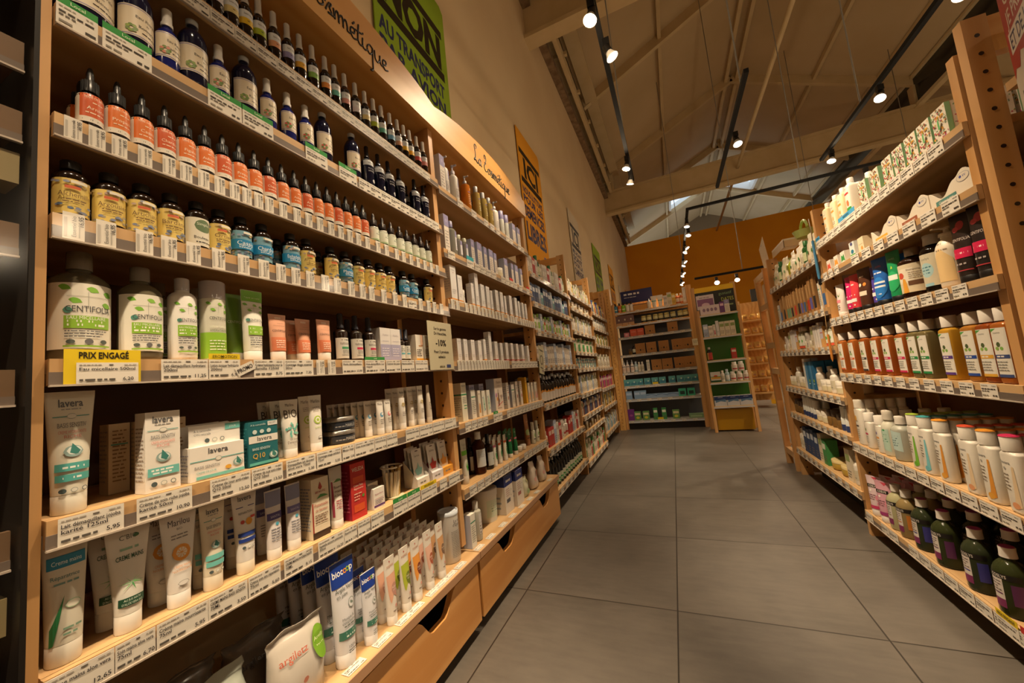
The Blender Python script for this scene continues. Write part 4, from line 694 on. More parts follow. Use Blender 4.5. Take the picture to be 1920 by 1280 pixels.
def bag(key, w, H, d, col, art, desc, seed=1, seal=True):
    rd = random.Random(seed); secs = []
    for t, a, b in ((0, .8, .5), (.04, .95, .8), (.2, 1.0, 1.0), (.45, .98, .95), (.65, .95, .7), (.8, .92, .4), (.88, .94, .12), (.93, .97, .03), (1, 1, .02)): secs.append((H*t, w/2*a*rd.uniform(.96, 1.03), d/2*b, 2.6, rd.uniform(-.006, .006)))
    mb = MB(); mb.loft(secs, (col, 's'), 26)
    for i in range(len(mb.v)):
        x, y, z = mb.v[i]; mb.v[i] = (x+.004*math.sin(y*90+z*60+seed)*math.sin(z*45), y, z+.003*math.sin(y*50+seed))
    mb.v = [(x, y, max(0, z)) for x, y, z in mb.v]
    mb.art(art, F(lambda u, v, o: (on_loft(secs)(u, v, o)[0]+.0055, u, v), True)); kind(key, 'packet', 'packet', desc, [('packet', mb, None)], d/2)
bag('bagg', .14, .17, .07, 'bdb6ac', [('t', 'argiletz', -.02, .11, .016, 'c06048', {'w': .07}), ('e', .045, .11, .02, .035, '6f9a2c'), ('t', 'Argile', .045, .115, .009, 'd8e4b0', {'w': .03}), ('t', 'verte', .045, .103, .008, 'd8e4b0', {'w': .026}), ('r', -.045, -.03, .05, .065, 'd08a7c'), ('e', -.005, .06, .007, .007, 'd08a7c')], 'white clay packet with green oval', 3)
bag('bagc', .16, .17, .09, '9aa096', [('t', 'argiletz', -.02, .1, .014, '8a5a4c', {'w': .07}), ('e', .04, .08, .022, .02, '5c8a2c')], 'shiny clear packet slumped at the shelf front', 5)
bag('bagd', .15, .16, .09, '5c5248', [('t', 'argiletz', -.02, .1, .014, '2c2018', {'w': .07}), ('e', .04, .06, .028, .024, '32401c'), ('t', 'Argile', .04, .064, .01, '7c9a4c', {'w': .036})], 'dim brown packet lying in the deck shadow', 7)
bag('bagp', .09, .16, .06, 'dcd0c2', [('e', .01, .09, .01, .02, 'a0603c'), ('e', -.02, .06, .014, .012, 'd8a8a0')], 'crumpled white packet with brown oval', 9)
bag('bags', .06, .12, .04, 'd4d2b8', [('e', .0, .03, .02, .014, '9ab88a'), ('e', .004, .09, .01, .01, '9a9468')], 'small cream packet with green foot', 11)
# ---- second bay
LV = '8f8bb4'
bottle('wpump', .026, .20, 'e0dcd4', ('pump', .012, .05, 'b8b8c4'), [('r', .0, .024, .075, .125, LV), ('t', 'Lavande', .012, .1, .005, 'd8d4e4', {'w': .018})]+fine(-.015, .02, .02, .065, 6, '8a8490'), 'white pump bottle with lavender label', name='pump_bottle', shoulder=.82)
bottle('amberoil', .026, .2, ('d9822c', 'l'), ('pump', .011, .045, 'a8a8b0'), [('r', -.014, .014, .098, .103, '6c5aa8'), ('e', .006, .12, .006, .008, 'e8c49c')]+fine(-.012, .02, .03, .09, 6, 'eac8a0'), 'amber shower oil bottle', name='pump_bottle', shoulder=.9)
bottle('yelclear', .024, .19, ('b8a05c', 'l'), ('flat', .013, .035, 'b0b0b4'), [('r', -.012, .012, .108, .114, '6c5aa8')]+fine(-.01, .014, .04, .09, 5, 'd8d0a8'), 'pale yellow clear bottle', name='shower_bottle', shoulder=.93)
bottle('lavcap', .019, .165, 'c9ccc4', ('flat', .0185, .055, LV), fine(-.01, .014, .03, .09, 6, '9a9aa4'), 'pale bottle with tall lavender cap', name='shower_bottle', shoulder=.97, neck=.017)
bottle('lavclear', .028, .175, ('9a988c', 'l'), ('flat', .013, .032, LV), [('r', -.005, .028, .025, .12, 'd8d8e0'), ('r', -.005, .028, .09, .12, LV)]+fine(.0, .024, .03, .08, 6, '8a8490'), 'clear bottle with lavender cap and label', name='lotion_bottle', shoulder=.85)
bottle('lavsm', .018, .12, ('a09c98', 'l'), ('flat', .012, .022, 'c8c8b0'), [('r', -.01, .018, .015, .085, 'd8d8dc'), ('r', -.01, .018, .065, .085, LV)], 'small clear bottle with lavender label', name='lotion_bottle', shoulder=.88)
def drh(key, w, d, h, base, desc):
    carton(key, w, d, h, 'dad8d6', ([('r', -w/2, w/2, .008, .0135, base)] if base else [])+[('t', 'Dr.Hauschka', 0, h*.86, .005, '6a6a6a', {'w': w*.7}), ('r', -.0018, .0018, h*.79, h*.815, '8a3c34')]+fine(-w*.32, w*.3, h*.2, h*.34, 3, 'a09c98'), desc, side=([('r', -d/2, d/2, .008, .0135, base)] if base else [])+fine(-d*.4, d*.4, h*.25, h*.85, 9, 'b4b8c4'))
drh('drA', .05, .045, .17, 'e89a2c', 'large white carton with orange base line'); drh('drB', .04, .04, .135, 'e89a2c', 'white carton with orange base line')
drh('drC', .026, .03, .12, 'e89a2c', 'slim white carton with orange base line'); drh('drT', .034, .034, .182, 'e89a2c', 'tallest white carton with orange base line')
drh('drR', .036, .035, .115, 'c83c34', 'white carton with red base line'); drh('drW', .034, .034, .11, None, 'plain white carton'); drh('drX', .03, .03, .165, None, 'tall plain white carton')
def lilac(key, w, h, desc): carton(key, w, .04, h, 'dcd4ca', [('r', -w/2, w/2, h*.68, h, LV), ('e', 0, h*.84, .007, .009, 'a9a4c8')]+fine(-w*.36, w*.34, h*.08, h*.58, 6, 'a09890'), desc, side=[('r', -.02, .02, 0, h, 'b4bcd4')])
lilac('liA', .05, .135, 'lavender topped white carton'); lilac('liB', .034, .13, 'slim lavender topped white carton'); lilac('liT', .04, .175, 'tall lavender topped white carton')
bottle('lipw', .009, .07, 'd8d4cc', ('flat', .009, .03, 'd4d0c8'), [], 'tiny white lip stick', name='lip_stick', cat='stick')
carton('flA', .045, .045, .175, 'e0dcc8', [('t', 'Florame', 0, .158, .007, '6a6a60', {'w': .032}), ('r', -.0225, .0225, .118, .124, '2f8a5c'), ('r', -.006, .018, .068, .072, '3f9a6c'), ('r', -.006, .018, .056, .06, '3f9a6c')]+fine(-.014, .018, .08, .112, 4, '8a8a80'), 'tall white carton with green stripe', side=[('r', -.022, .022, .118, .124, '2f8a5c')]+fine(-.018, .018, .02, .11, 9, 'a8aa9a'))
carton('flB', .04, .04, .135, 'e0dcd0', [('r', -.02, .02, .1, .105, '2f8a6c')]+fine(-.014, .016, .02, .09, 8, '8a8a80'), 'short white carton with green stripe', side=[('r', -.02, .02, 0, .135, 'b8bed0')])
carton('flL', .034, .03, .125, 'e0ddd0', [('p', [(-.01, .02), (.006, .03), (.01, .06), (.002, .105), (-.006, .08)], 'a9c9b4'), ('p', [(.004, .02), (.012, .03), (.008, .04)], '3c5a9c'), ('p', [(-.014, .09), (-.008, .085), (-.006, .095)], '3c5a9c'), ('l', -.006, .006, .055, .004, '4a8a78')], 'white carton with pale green leaf')
carton('flBig', .1, .05, .18, 'dccfc0', [('t', 'Florame', .005, .152, .015, '7a5a50', {'w': .056}), ('t', 'essentielles', 0, .136, .006, '7a5a50', {'w': .04}), ('r', -.016, -.004, .03, .1, '6a3c28'), ('r', -.012, -.008, .1, .12, '5a3020'), ('e', -.036, .09, .009, .012, 'b07aa8'), ('e', -.026, .068, .008, .01, 'd89a4c'), ('e', .012, .082, .005, .006, 'c09a7c'), ('e', .024, .075, .004, .014, '8a6a5c'), ('e', .036, .08, .004, .009, '8a7a70'), ('e', .0, .06, .003, .01, '7a5a60'), ('p', [(-.03, .03), (.04, .052), (.04, .048), (-.03, .027)], 'c8403c'), ('l', -.03, .02, .016, .004, 'a08a7c')], 'large pinkish gift carton with bottle drawing', side=[('r', -.025, .025, 0, .18, 'b4c0d8')])
carton('flY', .03, .05, .17, 'd9a51c', [('l', -.01, .01, .14, .006, 'f0e0b0')], 'tall bright yellow carton', side=[])
carton('flR', .032, .035, .15, 'e0d8cc', [('r', -.003, .012, .09, .094, 'c8403c'), ('e', .002, .06, .006, .012, 'a0503c')]+fine(-.01, .012, .1, .13, 3), 'white carton with small red mark', side=fine(-.014, .014, .02, .13, 9, 'a8aab8'))
for nm, c in (('o', 'd99a4c'), ('p', 'c86a7c')): carton('fl_'+nm, .026, .035, .13, 'ddd4c4', [('p', [(-.008, .02), (.008, .02), (.005, .06), (0, .07), (-.005, .06)], c), ('l', -.008, .008, .11, .004, '8a7a70')], 'slim cream carton with %s fade' % ('orange' if nm == 'o' else 'rose'))
carton('lilbk', .05, .03, .16, 'a9aac4', fine(-.02, .02, .1, .15, 4, '6a6a90'), 'lilac grey carton standing at the back')
tube('alo2', .05, .195, .017, 'd3cfc0', 'cfc4b2', [('t', 'Pulpe', 0, .165, .012, '9a9a8c', {'w': .03}), ('t', 'Aloe', 0, .15, .011, '9a9a8c', {'w': .024}), ('r', -.022, .022, .125, .145, '6fbf3c')]+[('p', [(-.002, .055), (-.014, .1), (-.004, .07), (-.002, .11), (.003, .07), (.012, .1), (.003, .055)], '4a9a3c')]+fine(.004, .016, .07, .11, 5, '8a9a7c'), 'tall white tube with green band and aloe', ch=.035)
bottle('brown', .032, .2, ('4a200c', 'l'), ('taper', .0165, .035, 'dcdcd8'), [('r', -.045, .045, .035, .118, 'd0d6d8'), ('r', .012, .034, .085, .097, 'd98a3c'), ('p', [(.012, .037), (.018, .075), (.02, .05), (.028, .065), (.022, .037)], '2c7a4c')]+fine(-.038, .0, .08, .112, 5, '8a8c90')+fine(.012, .034, .072, .082, 1), 'large brown bottle with white cap', shoulder=.8, name='lotion_bottle')
bottle('brownd', .026, .175, ('180c08', 's'), ('spray', .012, .045, '14100e'), [('r', -.03, .03, .02, .085, 'c4c8c4'), ('r', .0, .018, .045, .053, '4a8a5c')], 'dark brown spray bottle', shoulder=.8, name='spray_bottle')
for nm, c in (('p', 'd87a9a'), ('o', 'd9642c')): tube('alt'+nm, .034, .14, .0135, 'ddd8ca', 'dfdad0', [('r', -.016, .016, .098, .108, c), ('p', [(-.004, .035), (-.008, .075), (-.002, .05), (0, .085), (.004, .05), (.008, .075), (.005, .035)], '2c8a4c')]+fine(0, .01, .06, .09, 3), 'white aloe tube with %s band' % ('pink' if nm == 'p' else 'orange'), ch=.024)
tube('grn', .04, .15, .014, '146b3c', 'ddd8cc', [('t', 'Alo', 0, .125, .01, 'c8e0c8', {'w': .02}), ('r', -.018, .018, .09, .1, 'd87a8c'), ('e', .002, .06, .009, .011, '3c9a5c'), ('e', .002, .06, .006, .008, '146b3c')], 'dark green tube with pink band', ch=.022)
bottle('jarw', .02, .032, 'd6cfc2', ('flat', .0205, .014, 'e2ddd4'), [], 'tiny white cream jar', name='cream_jar', cat='jar', neck=.02, shoulder=.99)
tube('browntube', .07, .2, .02, 'a9744c', '9a6844', [('e', -.01, .085, .02, .02, 'a9c98a'), ('e', 0, .075, .012, .012, 'd9e0c4'), ('r', -.02, .02, .045, .05, '4a3a2c'), ('l', -.015, .02, .15, .003, 'd8b48c')], 'wide brown tube with pale flower', ch=.02)
bottle('wgreen', .016, .14, 'd9dccc', ('taper', .012, .05, 'dfe2d4'), [('e', .002, .055, .012, .014, '9ac87c'), ('r', -.015, .018, .028, .034, '4a4c50')], 'slim white pump tube with green flower', shoulder=.9, name='pump_bottle')
def biobox(key, w, d, h, c, desc): carton(key, w, d, h, 'dcd4c8', [('r', -w/2, w/2, h*.72, h, '1c2c6c'), ('t', 'biocoop', 0, h*.82, .015, 'e8e0c8', {'w': w*.56, 'bold': 1}), ('r', -w*.34, w*.1, h*.28, h*.38, c), ('e', w*.25, h*.5, w*.16, h*.09, 'b8b0a4'), ('e', w*.25, h*.5, w*.13, h*.07, 'dcd4c8')]+fine(-w*.36, w*.1, h*.44, h*.66, 4, 'b08a84'), desc, side=[('r', -d/2, d/2, h*.72, h, '1c2c6c')]+fine(-d*.36, d*.3, h*.1, h*.5, 3, '9aa0a8'), top='1c2c6c')
biobox('bbx', .1, .075, .19, '4c5058', 'white carton with navy top and grey patch'); biobox('bbx2', .095, .07, .185, 'a8685c', 'white carton with navy top and rose patch')
bottle('gel', .024, .165, ('c8c4b4', 'l'), ('flat', .013, .032, ('c8c4bc', 's')), [('r', -.012, .016, .03, .115, 'c8c4c0')]+fine(-.01, .014, .03, .11, 6, '7a7470'), 'clear faceted bottle with pale label', shoulder=.92, name='lotion_bottle')
# ---- right side
bottle('r1y', .024, .165, ('ecdcae', 'p'), ('flat', .0125, .022, 'eeeae0'), [('r', -.02, .02, .015, .125, 'e6dcc0'), ('r', -.016, .016, .08, .09, 'e09a3c'), ('l', -.014, .012, .1, .006, '5a5a5a'), ('e', 0, .05, .008, .01, 'e0a860')]+fine(-.014, .012, .02, .035, 2), 'cream yellow wash bottle', p=3.5, b=.024, neck=.012, shoulder=.9, name='wash_bottle')
bottle('r1w', .024, .175, 'e4ded0', ('flat', .0125, .022, 'eeeae4'), [('r', -.018, .018, .1, .108, 'c83c44'), ('e', .004, .06, .01, .014, 'dc7a4c'), ('r', -.02, .02, .02, .04, '3f9a44'), ('t', 'Lait', 0, .125, .006, INK)], 'white milk bottle with red and green print', p=3.5, neck=.012, shoulder=.85, name='wash_bottle')
def floralbox(key, seed, mode):
    rd = random.Random(seed); a = []
    for q in range(90):
        a.append(('e', rd.uniform(-.029, .029), rd.uniform(.004, .096), rd.uniform(.0018, .0042), rd.uniform(.0016, .004), rd.choice(('c8505c', '7a9a6c', 'c88a4c', '6a7c5c', 'b04c78', '8a8a7a', 'd9a83c'))))
    a += [('p', [(-.012, .05), (.0, .068), (.012, .05), (.0, .028)], 'd9d0bc'), ('p', [(-.003, .034), (.004, .034), (.004, .066), (-.003, .062)], '5fae6c')]
    carton(key, .062, .062, .1, 'ded6c6', a, 'square carton with flower pattern%s' % mode, name='patterned_carton', side=[('r', -.031, -.019, 0, .1, '8cba8a')]+[('e', rd.uniform(-.015, .029), rd.uniform(.004, .096), .002, .002, rd.choice(('c8505c', '7a9a6c', 'c88a4c', '8a8a7a'))) for q in range(60)])
floralbox('flo1', 2, ''); floralbox('flo2', 5, ' and barcode side')
def tray(key, txt, c, desc):
    n = 24; W = .19; mb = MB(); mb.box(-.075, .0, -W/2, W/2, 0, .004, ('cfc5b4', 'c'))
    bump = lambda x: math.cos(PI*x/2)**2 if abs(x) < 1 else 0
    prof = lambda t: .06-.034*bump((t-.3)/.32)+.016*bump((t-.82)/.2)
    for x, g in ((0, prof), (-.075, lambda t: .06)):
        vs = []
        for i in range(n+1):
            y = -W/2+W*i/n; vs += [(x, y, 0), (x, y, g(i/n)), (x-.002, y, g(i/n)), (x-.002, y, 0)]
        mb.add(vs, [(4*i+q, 4*i+4+q, 4*i+4+(q+1) % 4, 4*i+(q+1) % 4) for i in range(n) for q in range(4)], ('d8cfbe', 'c'))
    for y in (-W/2, W/2): mb.box(-.075, 0, y-.001, y+.001, 0, .06, ('cdb89c', 'c'))
    mb.art([('r', -W*.36, W*.12, .006, .023, c), ('t', txt, -W*.12, .0105, .0085, 'ece4d4', {'w': W*.42}), ('e', W*.31, .052, .026, .013, '8a8c98'), ('e', W*.31, .052, .0245, .0118, 'd8cfbe'), ('e', W*.26, .054, .005, .004, '3c4c9c'), ('t', 'vv', W*.34, .05, .011, '5a6aa0')], plane_x(0))
    mi = MB()
    for q in range(5): mi.loft([(.004, .014, .025), (.03, .014, .025)], ('6a6662', '7c7a78')[q % 2], 16, cx=-.038, cy=-W/2+.025+q*.034)
    kind(key, 'display_tray', 'display tray', desc, [('tray', mb, None), ('soap_bars', mi, None)], .0)
tray('tr1', 'Cheveux normaux', 'd9a83c', 'wavy cardboard tray with yellow name strip'); tray('tr2', 'Cheveux secs', '9a5a40', 'wavy cardboard tray with brown name strip'); tray('tr3', 'Cheveux gras', '4f8480', 'wavy cardboard tray with teal name strip')
for nm, c in (('red', 'd9563c'), ('orange', 'e09a3c'), ('green', '3f9a4c')): carton('sq'+nm, .05, .04, .06, 'dfd8cc', [('p', [(-.022, .01), (-.014, .045), (0, .035), (.014, .045), (.022, .01), (0, .02)], c), ('e', 0, .024, .008, .008, c)], 'little white carton with %s swirl' % nm)
carton('r2b', .05, .04, .075, 'd8dcd8', [('r', -.025, .025, 0, .018, '5aae4c'), ('e', 0, .03, .014, .01, '2c7c9a'), ('e', 0, .066, .012, .008, '4c5488')], 'white carton with blue fish shape'); carton('r2c', .05, .04, .07, 'ddd0b0', [('e', .006, .022, .009, .009, 'dc9a4c'), ('r', -.02, .02, .04, .041, '8a7a5a')], 'yellow cream carton')
def shtube(key, w, H, body, capc, a, desc, r=.022, ch=.022): tube(key, w, H, r, body, capc, a, desc, ch=ch)
shtube('t_w', .055, .165, 'dccfc8', 'e2d8d0', [('p', [(-.004, .1), (-.012, .12), (0, .105), (.008, .125), (.002, .1)], '6a8a4c'), ('r', -.02, .01, .07, .085, 'd8808c')]+fine(-.018, .01, .03, .06, 3), 'pale pink tube with green sprout')
for nm, c, d_ in (('mag', 'c41c60', 'magenta'), ('redd', 'd23a44', 'coral red'), ('pur', '4a3a98', 'purple')): shtube('t_'+nm, .052, .18, c, '17120f', [('r', -.016, .016, .05, .066, 'e6e0dc'), ('l', -.012, .012, .08, .006, 'e8d8d0'), ('l', -.012, .012, .13, .006, 'e8d8d0'), ('e', .006, .035, .004, .004, 'e0d0c8')], '%s shampoo tube standing on black cap' % d_)
shtube('t_bro', .07, .19, '4a2818', '17120f', [('e', -.012, .115, .008, .008, 'e8dcc8'), ('e', .012, .115, .008, .008, 'dc8a3c'), ('r', -.02, .02, .065, .085, 'd8ccb8'), ('l', -.016, .016, .15, .006, 'b09a84')], 'dark brown shampoo tube with two dots', r=.027)
shtube('t_blu', .078, .2, '1c5cae', '121418', [('e', 0, .075, .03, .045, '2a78c8'), ('r', -.026, .026, .075, .1, 'dce0e4'), ('r', -.026, .026, .083, .092, '1c5cae'), ('t', 'AVRIL', 0, .16, .009, 'c8584c', {'w': .03}), ('l', -.02, .02, .135, .006, 'c8d4e4'), ('l', -.02, .02, .045, .005, 'c8d4e4')], 'wide blue shampoo tube with white box', r=.028)
shtube('t_gre', .06, .2, '148c54', '121418', [('e', 0, .08, .024, .04, '2aa868'), ('r', -.02, .02, .085, .105, 'dfe6e0'), ('t', 'AVRIL', 0, .165, .008, 'b8dcc0', {'w': .026}), ('p', [(-.004, .13), (.0, .145), (.005, .13)], 'a9cf4c')], 'green shampoo tube with white box', r=.024)
for nm, c in (('a', '241610'), ('b', '1c1210')): shtube('t_cf'+nm, .062, .21, c, '141010', [('e', .0, .175, .012, .014, 'b02c38'), ('e', -.012, .165, .01, .008, 'c8404c'), ('t', 'CENTIFOLIA', 0, .128, .009, 'd0c4bc', {'w': .048}), ('r', -.024, .024, .075, .105, 'c81c4c'), ('l', -.018, .018, .088, .005, 'ecc8c8'), ('r', -.022, .022, .036, .039, 'b83c44'), ('l', -.016, .012, .055, .005, 'b0a4a0')], 'black and crimson tube with red flower' if nm == 'a' else 'black tube with crimson band at the shelf end', r=.025)
bottle('r3amb', .045, .185, ('2c160a', 'l'), ('flat', .022, .03, ('a8a4a0', 'm')), [('r', -.065, .065, .02, .125, 'd8ccb0'), ('r', -.03, .03, .055, .11, 'e4dcc8'), ('r', -.055, -.015, .075, .095, 'd9c43c'), ('e', -.01, .085, .012, .012, 'c8503c'), ('p', [(-.01, .02), (.01, .02), (.006, .07), (-.006, .075)], 'e0a03c'), ('r', .012, .06, .045, .062, '6a4a34'), ('t', 'Shampoing', .03, .1, .006, '6a5a4c', {'w': .04})]+fine(.016, .055, .068, .095, 4, '9a8c78'), 'large dark bottle with wide cream label', shoulder=.86, neck=.02, name='shampoo_bottle')
bottle('r3drk', .036, .195, ('1c130c', 'l'), ('taper', .024, .035, 'b8b0a4'), [('r', -.05, .05, .02, .13, 'ccc4ac'), ('e', .0, .075, .02, .025, 'a9ccd0'), ('t', 'coslys', 0, .11, .008, '6a6a60', {'w': .04})]+[('r', -.014, .014, .02, .03, '9ac4d0')]+fine(-.014, .014, .06, .09, 3, '4a7c8c'), 'dark bottle with blue splash label', shoulder=.86, neck=.02, name='shampoo_bottle')
bottle('r3wht', .034, .196, 'dfd2bc', ('pump', .02, .03, 'dcd0bc'), [('p', [(-.022, .02), (.03, .02), (.03, .09), (.0, .13), (-.02, .1)], 'e8c890'), ('l', -.01, .02, .14, .005, '8a7a64'), ('l', -.01, .02, .12, .004, '8a7a64')], 'tall ivory hourglass bottle', shoulder=.7, neck=.016, name='shampoo_bottle')
AM = [('a', 'b8682c', 'd0642c', 'amber'), ('b', 'a85a24', '3c3c40', 'amber'), ('c', 'b06028', 'c8305c', 'amber'), ('g', '7a6c44', '2c8a4c', 'olive'), ('y', 'cf9a30', '5a3c8c', 'golden'), ('u', 'b87a30', '2c4c9c', 'amber'), ('s', '9a4a1c', 'd9a43c', 'red amber'), ('v', 'b5682a', '3c4c7c', 'amber')]
BN = {'d0642c': 'orange', '3c3c40': 'black', 'c8305c': 'pink', '2c8a4c': 'green', '5a3c8c': 'purple', '2c4c9c': 'blue', 'd9a43c': 'yellow', '3c4c7c': 'navy'}
for nm, c, bd, cn in AM:
    bottle('sh_'+nm, .0275, .21, (c, 'l'), ('flat', .0185, .037, 'd8d2c8'), [('p', [(-.025, .14), (.0, .152), (-.025, .152)], '4f9a44'), ('t', 'cosmo', .0, .138, .006, '6a6a64', {'w': .034}), ('e', -.002, .108, .007, .007, '4a5a34'), ('e', .007, .097, .0055, .005, '7aae4c'), ('e', -.008, .097, .0055, .005, '8aae4c'), ('r', -.024, .024, .07, .08, bd), ('l', -.014, .014, .073, .004, 'e8e4dc'), ('r', -.024, .024, .018, .026, bd)]+fine(-.02, .018, .034, .064, 4, '8a8a84'), '%s shampoo bottle with %s banded label' % (cn, BN[bd]), lab=(-.025, .025, .018, .154, 'e0dcd0'), b=.022, p=5, neck=.013, shoulder=.93, name='shampoo_bottle')
def flat(key, H, cap, top, a, desc, r=.031, body='e0dacd', b=.019, cr=None, cst='flat', chh=.04): bottle(key, r, H, body, (cst, cr or .02, chh, cap), a, desc, b=b, p=2.6, neck=(cr or .02)*.9, shoulder=.93, name='shampoo_bottle')
def lavsh(key, top, c, leaf, desc, H=.212):
    flat(key, H, 'd8d2c6', None, [('t', 'lavera', -.002, .135, .009, '6a6c70', {'w': .03}), ('e', -.008, .122, .004, .004, '9a9a94'), ('p', [(.008, .035), (.014, .13), (.02, .13), (.022, .02), (.0, .01), (-.004, .02)], leaf), ('e', .006, .022, .012, .009, c)]+fine(-.018, .002, .06, .11, 5, '7a6a5a'), desc)
    mc = MB(); mc.loft([(H, .021, .021), (H+.003, .0195, .0195)], top, 20); KIND[key]['parts'].append(('cap_disc', mc.mesh('cap_disc'), None))
lavsh('l_green', '9ab43c', '6aae2c', '7ab83c', 'white flat bottle with lime cap disc'); lavsh('l_teal', '3f9a9c', '6cb8c4', '7cc4cc', 'white flat bottle with teal cap disc'); lavsh('l_or', 'd9902c', 'dca03c', 'd9943c', 'white flat bottle with orange cap disc'); lavsh('l_red', 'c84c30', 'dc9a6c', 'e0c8a4', 'white flat bottle with red cap disc'); lavsh('l_pink', 'c8305c', 'dc9a6c', 'e0c8a4', 'white flat bottle with crimson cap disc')
flat('w_honey', .225, 'ded6c6', None, [('e', -.008, .13, .01, .016, 'e0a83c'), ('r', -.02, .012, .09, .098, '4a3c34'), ('t', 'karité', -.002, .115, .008, '6a5a4c', {'w': .024})]+fine(-.02, .01, .03, .08, 5, '8a7a64'), 'tall ivory bottle with honey drawing', r=.036, cst='taper', cr=.021)
flat('w_pink', .17, 'e6e0d6', None, [('e', -.003, .09, .006, .007, '6a8a44'), ('r', -.018, .012, .066, .074, 'c8305c')]+fine(-.018, .01, .025, .06, 4, '9a9a90'), 'white bottle with small crimson band', r=.028)
flat('w_or', .17, 'e6e0d6', None, [('e', -.003, .09, .006, .007, '5a4c8c'), ('r', -.018, .012, .066, .074, 'd9903c')]+fine(-.018, .01, .025, .06, 4, '9a9a90'), 'white bottle with small orange band', r=.024)
bottle('w_sage', .03, .2, 'd4d2c0', ('taper', .021, .04, 'd8d0c0'), [('p', [(-.02, .03), (.028, .02), (.028, .12), (-.01, .115)], 'b8d4c4')]+fine(-.008, .022, .06, .1, 4, '5a9a7c')+[('e', .01, .115, .006, .004, '3f9a5c')], 'ivory round bottle with mint label', shoulder=.72, name='shampoo_bottle')
bottle('w_grey', .036, .185, ('a9aa9c', 'p'), ('taper', .02, .032, 'e2dcd0'), [('p', [(-.03, .05), (-.024, .13), (.035, .12), (.035, .04)], 'bcd4d0')]+fine(-.014, .024, .06, .11, 5, '5a7c80'), 'grey round bottle with pale blue label', shoulder=.82, name='shampoo_bottle')
for nm, c, pc, wd in (('p', 'd8c0c4', 'c8406c', 'pink'), ('q', 'cf9aa8', 'a03c74', 'rose')):
    tube('cos'+nm, .075, .19, .026, c, 'dcd4cc', [('p', [(-.01, .185), (.008, .17), (.022, .185)], 'c84a5c'), ('r', -.03, .026, .135, .15, '1c1816'), ('t', 'COSLYS', -.002, .138, .009, 'e4dcd0', {'w': .04, 'bold': 1}), ('r', -.024, .022, .035, .05, pc), ('e', -.012, .12, .006, .006, 'e8e0d8'), ('e', .018, .09, .008, .012, 'd88a9c'), ('e', .022, .06, .006, .014, 'd88a9c')]+fine(-.022, .012, .075, .105, 3, '8a5a64'), '%s flowered shower tube' % wd, ch=.03)
for nm, c, lc, cn in (('y', 'c4bf94', '8a7c34', 'pale yellow'), ('g', '3c4224', '5c2c5c', 'green'), ('v', '3a402a', '3c3c8c', 'green violet labelled'), ('o', 'a08a5c', 'c87a2c', 'orange labelled')):
    bottle('sg_'+nm, .04, .2, (c, 'l'), ('taper', .019, .03, 'ddd6cc'), [('r', -.03, .0, .035, .11, 'd4ccc4'), ('r', -.04, .04, .11, .126, '1c1816'), ('t', 'COSLYS', -.008, .1135, .009, 'e4dcd0', {'w': .036, 'bold': 1}), ('r', -.03, .0, .025, .05, '7c2c5c'), ('r', -.028, -.004, .064, .068, lc), ('r', .016, .04, .04, .1, lc)]+fine(-.028, -.004, .072, .105, 4, '6a5a5c'), '%s round shower gel bottle' % cn, shoulder=.72, neck=.016, name='shower_gel_bottle')
mc = MB(); mc.loft([(.2, .017, .017), (.2015, .015, .015)], '9a2c7c', 18); KIND['sg_v']['parts'].append(('cap_mark', mc.mesh('cap_mark'), None)); KIND['sg_g']['parts'].append(('cap_mark', mc.mesh('cap_mark'), None))
# toothbrushes and far goods
for nm, c in (('blue', '3f6aa0'), ('black', '2a2c30'), ('red', 'c8402c'), ('green', '5f9a7c'), ('violet', '6a6ac0')):
    mb = MB(); mb.box(-.006, .006, -.018, .018, 0, .17, ('b08450', 'c')); mb.box(.0061, .0066, -.016, .016, .02, .08, c); mb.art([('r', -.007, .007, .09, .15, 'c9a06c')], plane_x(.0062)); mh = MB(); mh.loft([(0.17, .004, .003), (.185, .0045, .003), (.19, .003, .002)], 'b58a58', 8)
    kind('tb_'+nm, 'toothbrush_pack', 'toothbrush', 'upright cardboard toothbrush sleeve with %s window' % nm, [('sleeve', mb, None), ('brush_tip', mh, None)], .01)
def gbox(key, w, d, h, c, desc, c2='d9d2c4', txt='6a5a50', band=None):
    a = [('r', -w*.4, w*.4, h*.62, h*.84, c2)] if c2 else []
    if band: a.append(('r', -w/2, w/2, h*.4, h*.5, band))
    carton(key, w, d, h, c, a+fine(-w*.36, w*.36, h*.1, h*.36, 3, txt), desc)
G = [('gw', .045, .12, 'dcd4c8', 'b8aca0', 'white'), ('gg', .05, .13, '3f8a4c', 'dce0d0', 'green'), ('gr', .05, .11, 'b8342c', 'e0c8b8', 'red'), ('gb', .055, .14, '2c4470', 'c8d0dc', 'navy'), ('gy', .04, .13, 'd9b03c', 'efe2b8', 'yellow'), ('gp', .045, .12, '6c3c7c', 'd9b8cc', 'purple'), ('gm', .045, .12, 'c03c6c', 'e8c4cc', 'magenta'), ('gt', .05, .1, '6fa9b4', 'dce8e8', 'aqua'), ('gk', .05, .15, 'd8cdb4', '8a9a5c', 'cream'), ('gl', .05, .14, 'a9b8d0', 'dfe4ee', 'pale blue'), ('gbr', .05, .13, '7a3c2c', 'd8b890', 'maroon')]
for k_, w_, h_, c, c2, nm in G: gbox(k_, w_, .05, h_, c, '%s carton' % nm, c2)
